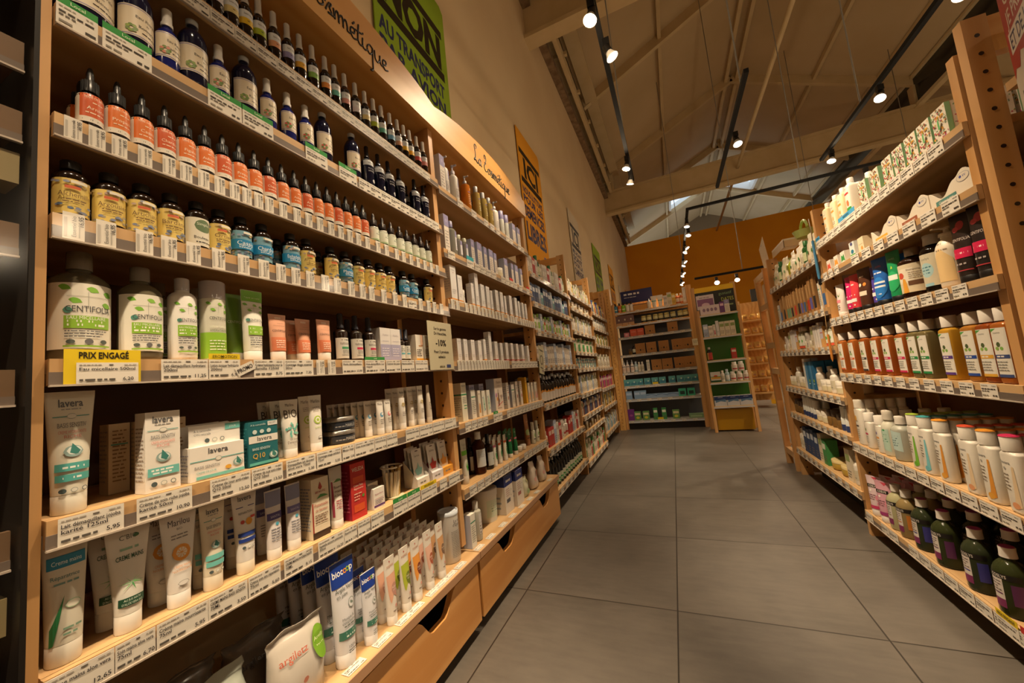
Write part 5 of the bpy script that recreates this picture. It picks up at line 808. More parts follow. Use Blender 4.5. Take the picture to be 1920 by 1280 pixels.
B = [('bw', .02, .12, 'dcd6ca', 'd9d2c6', 'c8c0a8', 'white bottle'), ('bg', .02, .15, ('2a5a2c', 's'), '2c6a34', 'cfd8b0', 'green bottle'), ('bd', .022, .13, ('1c1410', 's'), '20201c', 'cdd4c4', 'dark bottle'), ('bl', .02, .13, 'd8dcd0', '86b43c', '9ac45c', 'lime capped bottle'), ('bo', .02, .12, 'd2703c', 'e0dcd2', 'e8d8c0', 'orange bottle'), ('bb', .022, .13, 'a9c4cc', 'b8c8d8', 'e0e4e4', 'pale aqua bottle')]
for k_, r_, h_, c, cc, lc, nm in B: bottle(k_, r_, h_, c, ('flat', r_*.6, h_*.2, cc), [('r', -r_*1.1, r_*1.1, h_*.18, h_*.52, lc)]+fine(-r_*.7, r_*.7, h_*.22, h_*.45, 3, '6a6a60'), nm, shoulder=.82)
bottle('juice', .036, .2, ('1a0e08', 's'), ('flat', .014, .022, 'c8ccd4'), [('r', -.04, .04, .015, .08, 'd4cec8'), ('p', [(-.04, .08), (.04, .08), (.04, .1), (.02, .088), (0, .1), (-.02, .088), (-.04, .1)], 'c8841c')], 'dark syrup bottle with amber and white label', shoulder=.72, neck=.012, name='syrup_bottle')
bottle('wine', .046, .3, ('0e0c0a', 's'), ('flat', .016, .025, 'b0b4b8'), [('r', -.04, .045, .03, .12, 'cdd0bc'), ('r', -.04, .045, .06, .075, '3f9a54'), ('e', .0, .045, .02, .014, '3f9a54')], 'tall black bottle with green banded label', shoulder=.62, neck=.014, name='juice_bottle')
bottle('pill', .03, .1, 'ddd4c8', ('flat', .024, .024, 'e4e0d8'), [('r', -.03, .03, .02, .06, 'dcd0c4'), ('r', -.026, .026, .02, .032, 'b83c3c')], 'white round pill pot', shoulder=.9, neck=.024, name='pill_pot', cat='jar')
carton('kraft', .13, .11, .13, 'a9763c', [('e', 0, .045, .011, .011, '20140c'), ('p', [(-.04, .048), (-.028, .048), (-.034, .036)], '3a2818'), ('e', .034, .043, .005, .005, '4a3420'), ('r', -.06, .06, .0, .004, '8a5c2c')], 'kraft paper dispenser box with dark round hole')
carton('coral', .09, .08, .1, 'd05a3c', [('r', -.03, .03, .055, .07, 'd9806a')], 'coral red square box'); carton('pinkb', .07, .06, .06, 'd8808c', [('e', 0, .03, .02, .015, 'e8b8b8')], 'pink printed small box')
carton('prune', .072, .05, .125, '6e5250', [('r', -.034, .034, .0, .03, 'c4986c'), ('e', 0, .07, .009, .013, 'c8bca8')], 'plum brown framed carton'); carton('teabx', .075, .06, .08, '5aa0a4', [('p', [(-.035, .01), (.036, .01), (.036, .05), (.01, .03), (-.02, .045)], '3c7c94'), ('e', .01, .045, .008, .008, 'c8dcd0')], 'aqua tampon box'); carton('blubx', .07, .05, .1, '7c9cc0', [('r', -.03, .03, .05, .08, 'a9c0dc')], 'pale blue upright pack')
carton('blupk', .12, .06, .05, '8aa4c4', [('p', [(-.06, .03), (0, .04), (.06, .02), (.06, .03), (0, .047), (-.06, .04)], '5a78a0')], 'pale blue lying pack'); carton('mint', .08, .05, .09, '3fae8c', [('r', -.025, .025, .02, .06, '1c3c3a')], 'mint green pack with dark window')
carton('olive', .075, .05, .1, '5f8c4c', [('r', -.03, .03, .06, .085, 'cfc8a0'), ('e', 0, .03, .02, .015, 'c8c03c')], 'green and yellow pad carton'); carton('sage', .15, .08, .045, '7a9c74', [('r', -.06, .06, .01, .03, '9ab890')], 'sage green lying pack'); carton('viol', .075, .05, .13, '6c2c7c', [('e', 0, .06, .02, .012, '9a4c94')], 'violet pad carton')
bottle('jamj', .03, .085, ('6a5a2c', 's'), ('flat', .027, .018, 'c8b870'), [('r', -.036, .036, .025, .062, 'd4cf9c'), ('r', -.036, .036, .012, .025, '2a2c2c')], 'glass jar with striped cream label', shoulder=.95, neck=.026, name='jam_jar', cat='jar')
for nm, c in (('blue', '3f8cac'), ('orange', 'd9742c'), ('green', '7cb82c'), ('white', 'ddd4c8')): bottle('sb_'+nm, .024, .12, c, ('spray', .012, .035, '20180f'), [('r', -.02, .02, .03, .04, 'e4dccc')], 'small %s spray bottle with dark cap' % nm, shoulder=.95, name='spray_bottle', neck=.014)
bottle('sham', .026, .155, 'ddd4cc', ('pump', .013, .04, 'c8ccd4'), [('r', -.028, .028, .07, .078, '4a4c54'), ('r', -.026, .026, .02, .06, 'd4bcac')], 'white foam pump bottle', name='pump_bottle')
tube('fart', .07, .14, .022, 'dfd8cc', 'e0dace', [('r', -.03, .03, .07, .08, '4aa08c')], 'wide white tube with green stripe')
carton('woodb', .08, .05, .07, 'c88c3c', [('r', -.04, .04, .06, .07, '5a3420')], 'light wooden soap box'); carton('lilw', .2, .1, .1, 'd8c8cc', [('e', -.06, .05, .015, .02, '8a7088'), ('e', -.02, .05, .015, .02, '8a7088'), ('e', .02, .05, .015, .02, '8a7088'), ('e', .06, .05, .015, .02, '8a7088')], 'white and lilac counter display box')
carton('navyb', .12, .1, .1, 'c8c8cc', [('r', -.06, .06, .06, .1, '1c3468'), ('p', [(-.05, .035), (.0, .05), (.05, .04), (.05, .07), (-.05, .06)], '5a7c9c'), ('t', 'natracare', 0, .085, .009, 'd8dce4', {'w': .07})], 'navy and white tissue carton')
carton('fruitb', .1, .07, .11, 'c8c4bc', [('r', -.05, .05, 0, .02, '1c4a24'), ('r', -.045, .045, .035, .055, 'd9a03c'), ('e', 0, .065, .02, .012, 'c84a34'), ('r', -.05, .05, .056, .062, '3f8a3c')], 'white carton with fruit picture and green foot')
bottle('elix', .028, .145, ('16100c', 's'), ('flat', .014, .025, 'a9a49c'), [('r', -.036, .036, .008, .085, 'c89a5c'), ('r', -.012, .03, .008, .085, 'b83c34')], 'dark elixir bottle with red label', shoulder=.7, neck=.012, name='elixir_bottle')
def soft(key, w, H, d, c, a, desc, s_): bag(key, w, H, d, c, a, desc, s_)
soft('pk_w', .06, .16, .05, 'e0d8c0', [('e', .006, .06, .008, .012, '3f8a4c')], 'standing white sachet with green leaf', 13); soft('pk_g', .07, .14, .04, 'a9b02c', [('e', 0, .075, .016, .022, '8a8a3c')], 'lime green sachet with oval', 15)
bottle('deo', .018, .105, 'd9dcd8', ('taper', .017, .05, 'dfe0dc'), [('r', -.022, .022, .004, .03, '2c3c6c')], 'rounded white roll on stick', shoulder=.98, neck=.017, name='roll_on')
bottle('amj', .026, .075, ('8a6a3c', 'l'), ('flat', .024, .03, '4a3a2c'), [], 'small amber glass pot', shoulder=.95, neck=.022, name='glass_pot', cat='jar')
bottle('wjar', .032, .06, 'dfd8c8', ('flat', .033, .02, 'e6e0d2'), [('r', -.034, .034, .008, .03, 'cfc8a8')], 'squat white cream pot', shoulder=.99, neck=.031, name='cream_pot', cat='jar')
bottle('butter', .055, .045, ('c8a84c', 'l'), ('flat', .056, .014, ('d9c48c', 's')), [], 'round yellow balm dish', shoulder=.99, neck=.054, name='balm_dish', cat='dish')
carton('tbox', .065, .05, .155, '1c6a9c', [('r', -.033, -.005, 0, .155, '3f8cc0'), ('r', -.006, -.004, 0, .155, 'd9e0e4'), ('l', .0, .028, .03, .006, 'c8e0dc'), ('e', .014, .05, .01, .008, '9ac43c')], 'blue toothpaste carton'); carton('ttall', .035, .03, .165, 'dcd8d4', [('r', -.01, .012, .14, .15, 'a9a4c0')], 'tall white tooth care carton')
carton('tor', .05, .04, .15, 'd0a060', [('r', -.025, .025, .06, .15, 'c8c4d0'), ('r', -.025, .025, .1, .106, 'b85c4c')], 'grey and orange tooth care carton'); bottle('mouth', .032, .17, ('b8b49c', 'l'), ('flat', .022, .035, 'b8ac9c'), [('r', -.034, .034, .025, .1, 'dfe0d4'), ('e', 0, .06, .014, .012, '5aae4c'), ('r', -.034, .034, .006, .022, 'd0543c')], 'clear mouthwash bottle with green leaf', shoulder=.75, neck=.018, name='mouthwash_bottle')
# ------------------------------------------------------------------ goods: placing
REG = []; ORD = 'first second third fourth fifth sixth seventh eighth ninth tenth eleventh twelfth thirteenth fourteenth fifteenth sixteenth seventeenth eighteenth nineteenth twentieth'.split()
def put(key, fr, x, y, z, where, rz=0, front=True, tilt=0, sort=None, sc=(1, 1)):
    K = KIND[key]; Mx = Matrix.Translation(fr.w(x, y, z+.0006)) @ Matrix.Rotation(fr.rz+rz, 4, 'Z') @ Matrix.Rotation(tilt, 4, 'Y') @ Matrix.Diagonal((sc[0], sc[0], sc[1], 1))
    parts = K['parts']
    if len(parts) == 1:
        r = D.objects.new(K['name'], parts[0][1]); COL.objects.link(r)
    else:
        r = D.objects.new(K['name'], None); r.empty_display_size = .03; COL.objects.link(r); os_ = []
        for n, me, p in parts:
            o = D.objects.new(n, me); COL.objects.link(o); o.parent = r if p is None else os_[p]; os_.append(o)
    r.matrix_world = Mx; r['category'] = K['cat']
    REG.append((r, K['desc'], where, y if sort is None else sort, front)); return r
def halfw(key):
    K = KIND[key]
    if 'hw' not in K: K['hw'] = max(max(v.co.y for v in me.vertices) for _, me, _ in K['parts'])
    return K['hw']
def halfd(key):
    K = KIND[key]
    if 'hx' not in K: K['hx'] = max(-min(v.co.x for v in K['parts'][0][1].vertices), max(v.co.x for v in K['parts'][0][1].vertices))
    return K['hx']
def tall(key):
    K = KIND[key]
    if 'hz' not in K: K['hz'] = max(max(v.co.z for v in me.vertices) for _, me, _ in K['parts'])
    return K['hz']
def fill(fr, z, where, keys, y0, y1, seed, gap=.012, back=1, jit=.006, dmax=.3, room=9):
    """a far shelf filled from left to right with the kinds it shows; room is the clear height above it"""
    rd = random.Random(seed); y = y0; i = 0; s_ = min(1.3, .86*room/max(tall(k_) for k_ in keys))
    while True:
        key = keys[i % len(keys)]; h = halfw(key)*s_
        if y+2*h > y1: break
        d = halfd(key)*s_; hz = s_*rd.uniform(.93, 1.06); put(key, fr, -(d+gap), y+h, z, where, sc=(s_, hz))
        for b_ in range(back):
            xx = -(d+gap)-(b_+1)*(2*d+.004)
            if xx-d > -dmax: put(key, fr, xx, y+h, z, where, front=False, sc=(s_, hz))
        y += 2*h+rd.uniform(.001, jit); i += 1
def frontx(key):
    K = KIND[key]
    if 'fx' not in K: K['fx'] = max(max(v.co.x for v in me.vertices) for n, me, _ in K['parts'] if 'cap' not in n and 'pump' not in n)
    return K['fx']
def row(fr, z, where, items, W=BAY, gap=.012, back={}, dmax=.3, sc=(1, 1), rz=0):
    """items: (kind, picture column of its foot[, extra setback]); back: kind -> number standing behind"""
    L = []
    for it in items:
        key, px = it[0], it[1]; ex = it[2] if len(it) > 2 else 0; x = -(frontx(key)*sc[0]+gap+ex); L.append([key, x, fr.ypx(px, x, z), ex])
    L.sort(key=lambda q: q[2])
    if fr is BFR: W = 1.124
    for grp in (0, 1):
        G_ = [q for q in L if (q[3] > .03) == bool(grp)]; lo = .022 if fr is BFR else .004
        for q in G_:
            h = halfw(q[0])*sc[0]; q[2] = max(q[2], lo+h+.0008); lo = q[2]+h
        hi = W-.034
        for q in reversed(G_):
            h = halfw(q[0])*sc[0]; q[2] = min(q[2], hi-h-.0008); hi = q[2]-h
    for key, x, y, ex in L:
        if y-halfw(key) < -.02: continue
        put(key, fr, x, y, z, where, sc=sc, rz=rz)
        for b_ in range(back.get(key, 0)):
            xx = x-(b_+1)*(2*halfd(key)*sc[0]+.003)
            if xx-halfd(key)*sc[0] > -dmax: put(key, fr, xx, y, z, where, front=False, sc=sc, rz=rz)
def Z(u, i): return ZU[u][i]+.044
w1 = lambda s_: 'on %s shelf, nearest left bay' % s_
w2 = lambda s_: 'on %s shelf, second left bay' % s_
SH = 'top second third fourth fifth sixth seventh eighth lowest'.split()
f0 = LF[0]
row(f0, Z(0, 0), w1('top'), [('sp_cream', 372), ('sp_white', 398), ('sp_cream', 424), ('sp_yellow', 452), ('sp_lime', 484), ('sp_peach', 515), ('sp_lavender', 541), ('sp_gold', 564), ('sp_green', 588), ('sp_orange', 612), ('sp_teal', 630), ('sp_pink', 649), ('sp_white', 669), ('sp_cream', 687), ('sp_lime', 703), ('sp_teal', 718), ('sp_blue', 734), ('sp_peach', 748), ('sp_yellow', 760), ('sp_gold', 771), ('sp_red', 784), ('sp_pink', 796)], gap=-.009)
row(f0, Z(0, 1), w1('second'), [('fl_jug', 138), ('fl_big', 232), ('fl_sp', 291), ('fl_big', 350), ('fl_sp', 404), ('fl_big', 460), ('fl_sp', 503), ('fl_spr', 541), ('fl_spr', 575), ('fl_bigr', 608), ('fl_bigr', 663), ('navy', 691), ('navy', 712), ('navy', 731), ('navy', 751), ('navy', 780), ('navy', 797), ('fl_sp', 318, .06), ('fl_sp', 425, .06), ('navy', 700, .06), ('navy', 765, .06)], gap=-.009)
row(f0, Z(0, 2), w1('third'), [('or%d' % (i % 6), p) for i, p in enumerate((168, 218, 261, 304, 344, 381, 415, 446, 474, 500, 525, 548, 572, 594, 615, 633, 651, 665, 681))]+[('wdrop', p) for p in (702, 719, 735, 751, 765, 779, 791, 803)]+[('or1', 150, .05)], gap=-.009)
row(f0, Z(0, 3), w1('fourth'), [('al0', 118), ('al1', 187), ('al2', 248), ('al3', 306), ('oval', 355), ('al4', 400), ('bl0', 440), ('bl1', 475), ('bl2', 546), ('al1', 573), ('al2', 621), ('bl3', 648), ('al3', 671), ('al4', 692), ('al0', 713), ('al2', 730), ('bl0', 757), ('bl1', 774), ('al3', 802), ('bl2', 520, .06), ('al4', 596, .06), ('bl3', 745, .06), ('bl0', 786, .06), ('al1', 275, .06)], gap=-.009)
row(f0, Z(0, 4), w1('fifth'), [('c1l', 147), ('c500', 263), ('clait', 343), ('ctonic', 400), ('ctube', 475), ('cpeach', 522), ('cpeach', 570, .02), ('cpeach', 609), ('d_g', 641), ('d_r', 669), ('d_r', 694), ('c_lil', 718), ('c_lil', 736), ('d_s', 749), ('d_s', 762), ('c_or', 782), ('c_or', 797), ('ctubeg', 440, .04), ('cpeach', 550, .05), ('d_g', 655, .06), ('c500', 295, .09), ('clait', 330, .06)], gap=.002)
row(f0, Z(0, 5), w1('sixth'), [('lavt', 122), ('lavb', 297), ('lavback', 258, .05), ('lavback', 238, .07), ('lavback', 215, .10), ('lavw', 397), ('lavteal', 483), ('mbio', 545), ('mgreen', 594), ('tin', 636, .01), ('msblue', 692, .02), ('msblue', 707), ('mspink', 729), ('mgold', 756), ('mgold', 772, .02), ('mgold', 791), ('mside', 806), ('mbio', 520, .07), ('lavteal', 430, .075), ('lavw', 350, .08), ('mgreen', 575, .05), ('msblue', 668, .06)], back={'mgold': 2, 'msblue': 4, 'mspink': 4, 'mbio': 1}, gap=.002)
yy = f0.ypx(636, -.055, Z(0, 5))
for r_, d_, wh, y_, fr_ in list(REG):
    if r_.name.startswith('cream_tin') and fr_: M0 = r_.matrix_world.translation.copy(); put('tin', f0, M0.x+.89, M0.y-f0.o.y, Z(0, 5)+.0385, 'stacked on the lower tin, nearest left bay')
row(f0, Z(0, 6), w1('seventh'), [('aloe', 115), ('mains', 240), ('sun', 336), ('lavm', 400), ('lavn', 461), ('denta', 515), ('dentb', 552), ('pommade', 593), ('baume', 633), ('weleda', 666), ('smallbox', 701), ('jar', 737), ('disp_teal', 783), ('disp_red', 811), ('disp_orange', 836), ('mains', 205, .05), ('sun', 300, .05), ('lavn', 440, .06), ('denta', 495, .06), ('smallbox', 690, .07)], back={'lavm': 1, 'pommade': 1}, gap=.006)
row(f0, .302, 'on base deck, nearest left bay', [('bagc', 380), ('bagg', 558), ('bioL', 649), ('bioS', 696), ('argpink', 736), ('arglime', 763), ('argorange', 784), ('argrose', 807), ('argtan', 829), ('epsom', 846, .012), ('bagd', 330, .11), ('bagd', 450, .1), ('darkjar', 700, .21)], gap=-.03, back={'bioL': 4, 'bioS': 2, 'argpink': 5, 'arglime': 5, 'argorange': 5, 'argrose': 5, 'argtan': 4})
f1 = LF[1]
row(f1, Z(1, 0), w2('top'), [('liT', 826), ('wpump', 834), ('wpump', 853), ('amberoil', 876), ('yelclear', 896), ('yelclear', 909), ('yelclear', 920), ('wpump', 930), ('lavcap', 942), ('lavcap', 951), ('liA', 961), ('liA', 970)], gap=-.006, back={'yelclear': 1})
row(f1, Z(1, 1), w2('second'), [('liT', 834), ('lavclear', 848), ('lavsm', 862), ('lavsm', 873), ('liB', 883), ('liA', 896), ('liB', 907), ('liA', 918), ('liB', 926), ('wjar', 934), ('liA', 946), ('liB', 958), ('liA', 966), ('liB', 975)], gap=-.006)
row(f1, Z(1, 2), w2('third'), [('drA', 846), ('drB', 859), ('lipw', 869), ('drC', 884), ('drT', 892), ('drB', 902), ('drB', 912), ('drC', 920), ('drB', 929), ('drB', 938), ('drC', 946), ('drB', 955), ('drB', 965), ('drC', 972), ('drC', 979), ('drC', 985)], gap=-.006)
row(f1, Z(1, 3), w2('fourth'), [('drW', 858), ('drW', 870), ('drW', 884), ('drW', 897), ('drC', 907), ('drX', 918), ('drR', 928), ('drW', 938), ('drR', 948), ('drR', 958), ('drR', 968), ('drR', 978), ('drW', 988)], gap=.014, back={'drW': 1})
row(f1, Z(1, 4), w2('fifth'), [('flA', 866), ('flB', 884), ('fl_o', 896), ('flL', 905), ('flL', 914), ('flBig', 931), ('flR', 950), ('flB', 959), ('flR', 967), ('flR', 975), ('flY', 983), ('fl_o', 990), ('fl_o', 996), ('fl_p', 1002), ('fl_p', 1007), ('lilbk', 884, .06), ('lilbk', 902, .06)], gap=.014)
row(f1, Z(1, 5), w2('sixth'), [('alo2', 874), ('brown', 901), ('brownd', 918), ('altp', 928), ('alto', 939), ('alto', 949), ('grn', 958), ('grn', 968), ('jarw', 974), ('jarw', 981), ('browntube', 990, .02), ('wgreen', 998), ('wgreen', 1008), ('brownd', 885, .05)], gap=.014, back={'altp': 3, 'alto': 3, 'grn': 2})
row(f1, .302, 'on base deck, second left bay', [('gel', 896), ('flB', 883), ('bucket', 913, .03), ('bbx', 940, .01), ('bbx2', 967), ('bags', 985), ('bagp', 1000), ('bagp', 1016)], gap=-.02, back={'bbx': 1, 'bbx2': 1})
W3 = ['third', 'fourth', 'fifth']
FB = [[('gw', 'gw', 'gr', 'gw', 'bg', 'bw'), ('gb', 'gb', 'gb', 'gl', 'gt'), ('bo', 'bl', 'bw', 'bl', 'gl', 'bl'), ('gw', 'gw', 'gw', 'gl'), ('juice',), ('pill', 'gr', 'gr', 'gl', 'gw', 'gr', 'gw', 'pill'), ('wine',)],
      [('bl', 'gw', 'gk', 'gw', 'gy', 'bg', 'gw'), ('wjar', 'amj', 'wjar', 'jarw'), ('gl', 'gk', 'gw', 'bw', 'gk'), ('gg', 'gg', 'gw', 'gk'), ('bw', 'gt', 'bo', 'gt', 'bw'), ('gk', 'bw', 'gl', 'gk', 'gw'), ('gbr', 'gk', 'gbr', 'gb', 'gb'), ('amj', 'jarw', 'amj', 'wjar'), ('gg', 'gk', 'gw', 'gk', 'gr')],
      [('gr', 'bw', 'gb', 'bw', 'gy'), ('bw', 'bb', 'gw', 'bw'), ('gg', 'gk', 'bw', 'bw', 'gy'), ('gw', 'gk', 'bw', 'bw'), ('gm', 'gm', 'gp', 'gy', 'gp'), ('gy', 'bd', 'amj', 'gk', 'amj'), ('gt', 'gw', 'gk', 'gl')]]
for u in (2, 3, 4):
    for i, ks in enumerate(FB[u-2]):
        nz = len(ZU[u]); sn = 'top' if i == 0 else 'lowest' if i == nz-1 else SH[i]
        fill(LF[u], Z(u, i), 'on %s shelf, %s left bay' % (sn, W3[u-2]), ks, .02, 1.095, u*20+i, back=2 if ks[0] in ('juice',) else 0, room=(ZU[u][i-1] if i else 2.0)-Z(u, i))
# end of the aisle
wb = lambda s_: 'on %s shelf facing the aisle' % s_
ZT = [z+.04 for z in ZB]
row(BFR, ZT[0], wb('top'), [('sb_blue', 1153), ('sb_orange', 1159), ('sb_green', 1165), ('sb_white', 1172), ('sb_white', 1178), ('woodb', 1187), ('woodb', 1197), ('sb_white', 1205), ('fart', 1214), ('fart', 1224), ('gw', 1234), ('gk', 1243), ('gy', 1250), ('bo', 1260), ('bo', 1270), ('drT', 1287)], gap=.01, sc=(1.28, 1.3))
row(BFR, ZT[1], wb('second'), [('prune', 1159), ('prune', 1171), ('prune', 1183)]+[('jamj', p) for p in (1208, 1218, 1230, 1240, 1251, 1263, 1277, 1289)], gap=.01, sc=(1.28, 1.25), back={'jamj': 1})
row(BFR, ZT[2], wb('third'), [('pinkb', 1176), ('coral', 1189), ('coral', 1202), ('kraft', 1220), ('kraft', 1262)], gap=.01, sc=(1.12, 1.1))
row(BFR, ZT[3], wb('fourth'), [('amj', 1183), ('bd', 1190), ('kraft', 1202), ('kraft', 1223), ('kraft', 1246), ('kraft', 1271), ('kraft', 1297)], gap=.01, sc=(1.12, 1.25))
row(BFR, ZT[4], wb('fifth'), [('sham', 1168), ('sham', 1177), ('sham', 1187), ('bb', 1194), ('bw', 1200), ('bw', 1206), ('flB', 1217), ('kraft', 1233), ('kraft', 1253), ('kraft', 1276), ('kraft', 1299)], gap=.01, sc=(1.12, 1.25))
row(BFR, ZT[5], wb('sixth'), [('teabx', p) for p in (1174, 1187, 1201, 1215, 1229, 1243, 1261, 1277, 1292, 1306)], gap=.01, sc=(1.28, 1.25))
row(BFR, ZT[6], wb('seventh'), [('blubx', 1181), ('blubx', 1196), ('blubx', 1206), ('blupk', 1217), ('blupk', 1238), ('blupk', 1260), ('mint', 1279), ('mint', 1297)], gap=.01, sc=(1.28, 1.25))
row(BFR, ZT[7], wb('lowest'), [('viol', 1184), ('olive', 1197), ('olive', 1213), ('gg', 1231), ('gg', 1247), ('olive', 1269), ('sage', 1306)], gap=.01, sc=(1.28, 1.3))
ws = lambda s_: 'on %s step of ladder stand' % s_
for i, (keys, b_) in enumerate(((('lilw', 'gp', 'liA'), 0), (('gl', 'gw', 'fl_p', 'drX', 'gk', 'gk', 'gk'), 0), (('elix', None, 'gr'), 0), (('fruitb', 'bw', 'bb', 'pill', 'pill', 'pill'), 0), (('navyb', 'navyb', 'navyb'), 0))):
    y = .03; g_ = .16*SZ[i]/1.66-.015
    for q in keys:
        if q is None: y += .22; continue
        if y+2.4*halfw(q) > SW+.01: break
        put(q, SFR, -(frontx(q)*1.2+g_), y+halfw(q)*1.2, SZ[i]+.018, ws(('top', 'second', 'third', 'fourth', 'lowest')[i]), sc=(1.2, 1.25)); y += 2.4*halfw(q)+.004
for q in (0, 1): put('pill', SFR, -.036-.16*.64/1.66+.015, .33+q*.075, SZ[3]+.018+.1265, sc=(1.2, 1.25), where='stacked on pots of ladder stand')
# right side
wr = lambda s_: 'on %s shelf, near right bay' % s_
R0 = RF[0]; zr = [z+.044 for z in ZR[0]]
row(R0, zr[0], wr('top'), [('r1y', 1562), ('r1y', 1577), ('r1y', 1591), ('r1w', 1606), ('flo1', 1640), ('flo1', 1665), ('flo1', 1690), ('flo2', 1712), ('flo1', 1738), ('flo1', 1765), ('flo1', 1796), ('r1w', 1622, .06), ('r1w', 1642, .06)], W=1.15, gap=-.004, back={'flo1': 2})
row(R0, zr[1], wr('second'), [('sqred', 1565), ('sqorange', 1579), ('sqgreen', 1592), ('r2b', 1611), ('r2c', 1628), ('tr1', 1678), ('tr2', 1738), ('tr3', 1810)], W=1.15, gap=.006, back={'sqgreen': 1, 'r2b': 1})
row(R0, zr[2], wr('third'), [('t_w', 1584), ('t_mag', 1603), ('t_redd', 1612), ('t_bro', 1632), ('t_pur', 1648, .02), ('t_blu', 1664), ('t_gre', 1690), ('r3amb', 1724), ('r3drk', 1768), ('r3wht', 1797), ('t_cfa', 1826), ('t_cfb', 1884), ('r3amb', 1705, .1), ('r3drk', 1745, .09), ('t_cfb', 1860, .08)], W=1.15, gap=-.004, rz=.3, back={'t_blu': 1, 't_w': 1})
row(R0, zr[3], wr('fourth'), list(zip(('sh_a', 'sh_a', 'sh_b', 'sh_c', 'sh_c', 'sh_c', 'sh_g', 'sh_g', 'sh_y', 'sh_u', 'sh_s', 'sh_v'), (1592, 1613, 1636, 1659, 1682, 1710, 1735, 1757, 1802, 1848, 1890, 1930))), W=1.15, gap=-.004, back={k_: 2 for k_ in ('sh_a', 'sh_b', 'sh_c', 'sh_g', 'sh_y', 'sh_u', 'sh_s', 'sh_v')})
row(R0, zr[4], wr('fifth'), [('w_honey', 1624), ('w_pink', 1640), ('w_or', 1661), ('w_sage', 1678), ('w_grey', 1703), ('l_green', 1731), ('l_teal', 1753), ('l_or', 1785), ('l_red', 1838), ('l_or', 1877), ('l_pink', 1925)], W=1.15, gap=-.004, back={k_: 4 for k_ in ('w_honey', 'w_sage', 'l_green', 'l_teal', 'l_or', 'l_red', 'l_pink')})
row(R0, zr[5], wr('lowest'), [('cosp', 1650), ('cosq', 1668), ('sg_y', 1684), ('sg_o', 1714), ('sg_v', 1745), ('sg_g', 1787), ('sg_v', 1850), ('sg_g', 1915)], W=1.15, gap=-.004, rz=.5, back={k_: 3 for k_ in ('cosp', 'cosq', 'sg_y', 'sg_o', 'sg_v', 'sg_g')})
RB = [('pk_w', 'pk_w', 'bw', 'bg', 'pk_w', 'pk_w', 'pk_g', 'pk_w', 'bw'), ('flB', 'tb_blue', 'tb_black', 'tb_green', 'tb_green', 'tb_black', 'tb_red', 'tb_black', 'tb_violet', 'tb_blue', 'tb_red', 'tb_violet', 'tb_black'), ('wjar', 'gw', 'wjar', 'gk', 'ttall', 'ttall', 'ttall', 'tor', 'mouth', 'mouth'),
      ('wjar', 'wjar', 'bw', 'wjar', 'wjar', 'ttall', 'tbox', 'tbox', 'bw'), ('amj', 'amj', 'amj', 'deo', 'deo', 'deo', 'deo', 'deo', 'wjar', 'wjar'), ('bw', 'bw', 'gb', 'gb', 'gb', 'gb', 'gk', 'gg', 'butter', 'butter', 'gk')]
for i, ks in enumerate(RB): fill(RF[1], ZR[1][i]+.044, 'on %s shelf, far right bay' % ('lowest' if i == 5 else SH[i]), ks, .03, 1.09, 70+i, back=1 if i in (3, 4) else 0, jit=.012 if i != 1 else .05, room=(ZR[1][i-1] if i else 1.72)-ZR[1][i]-.044)
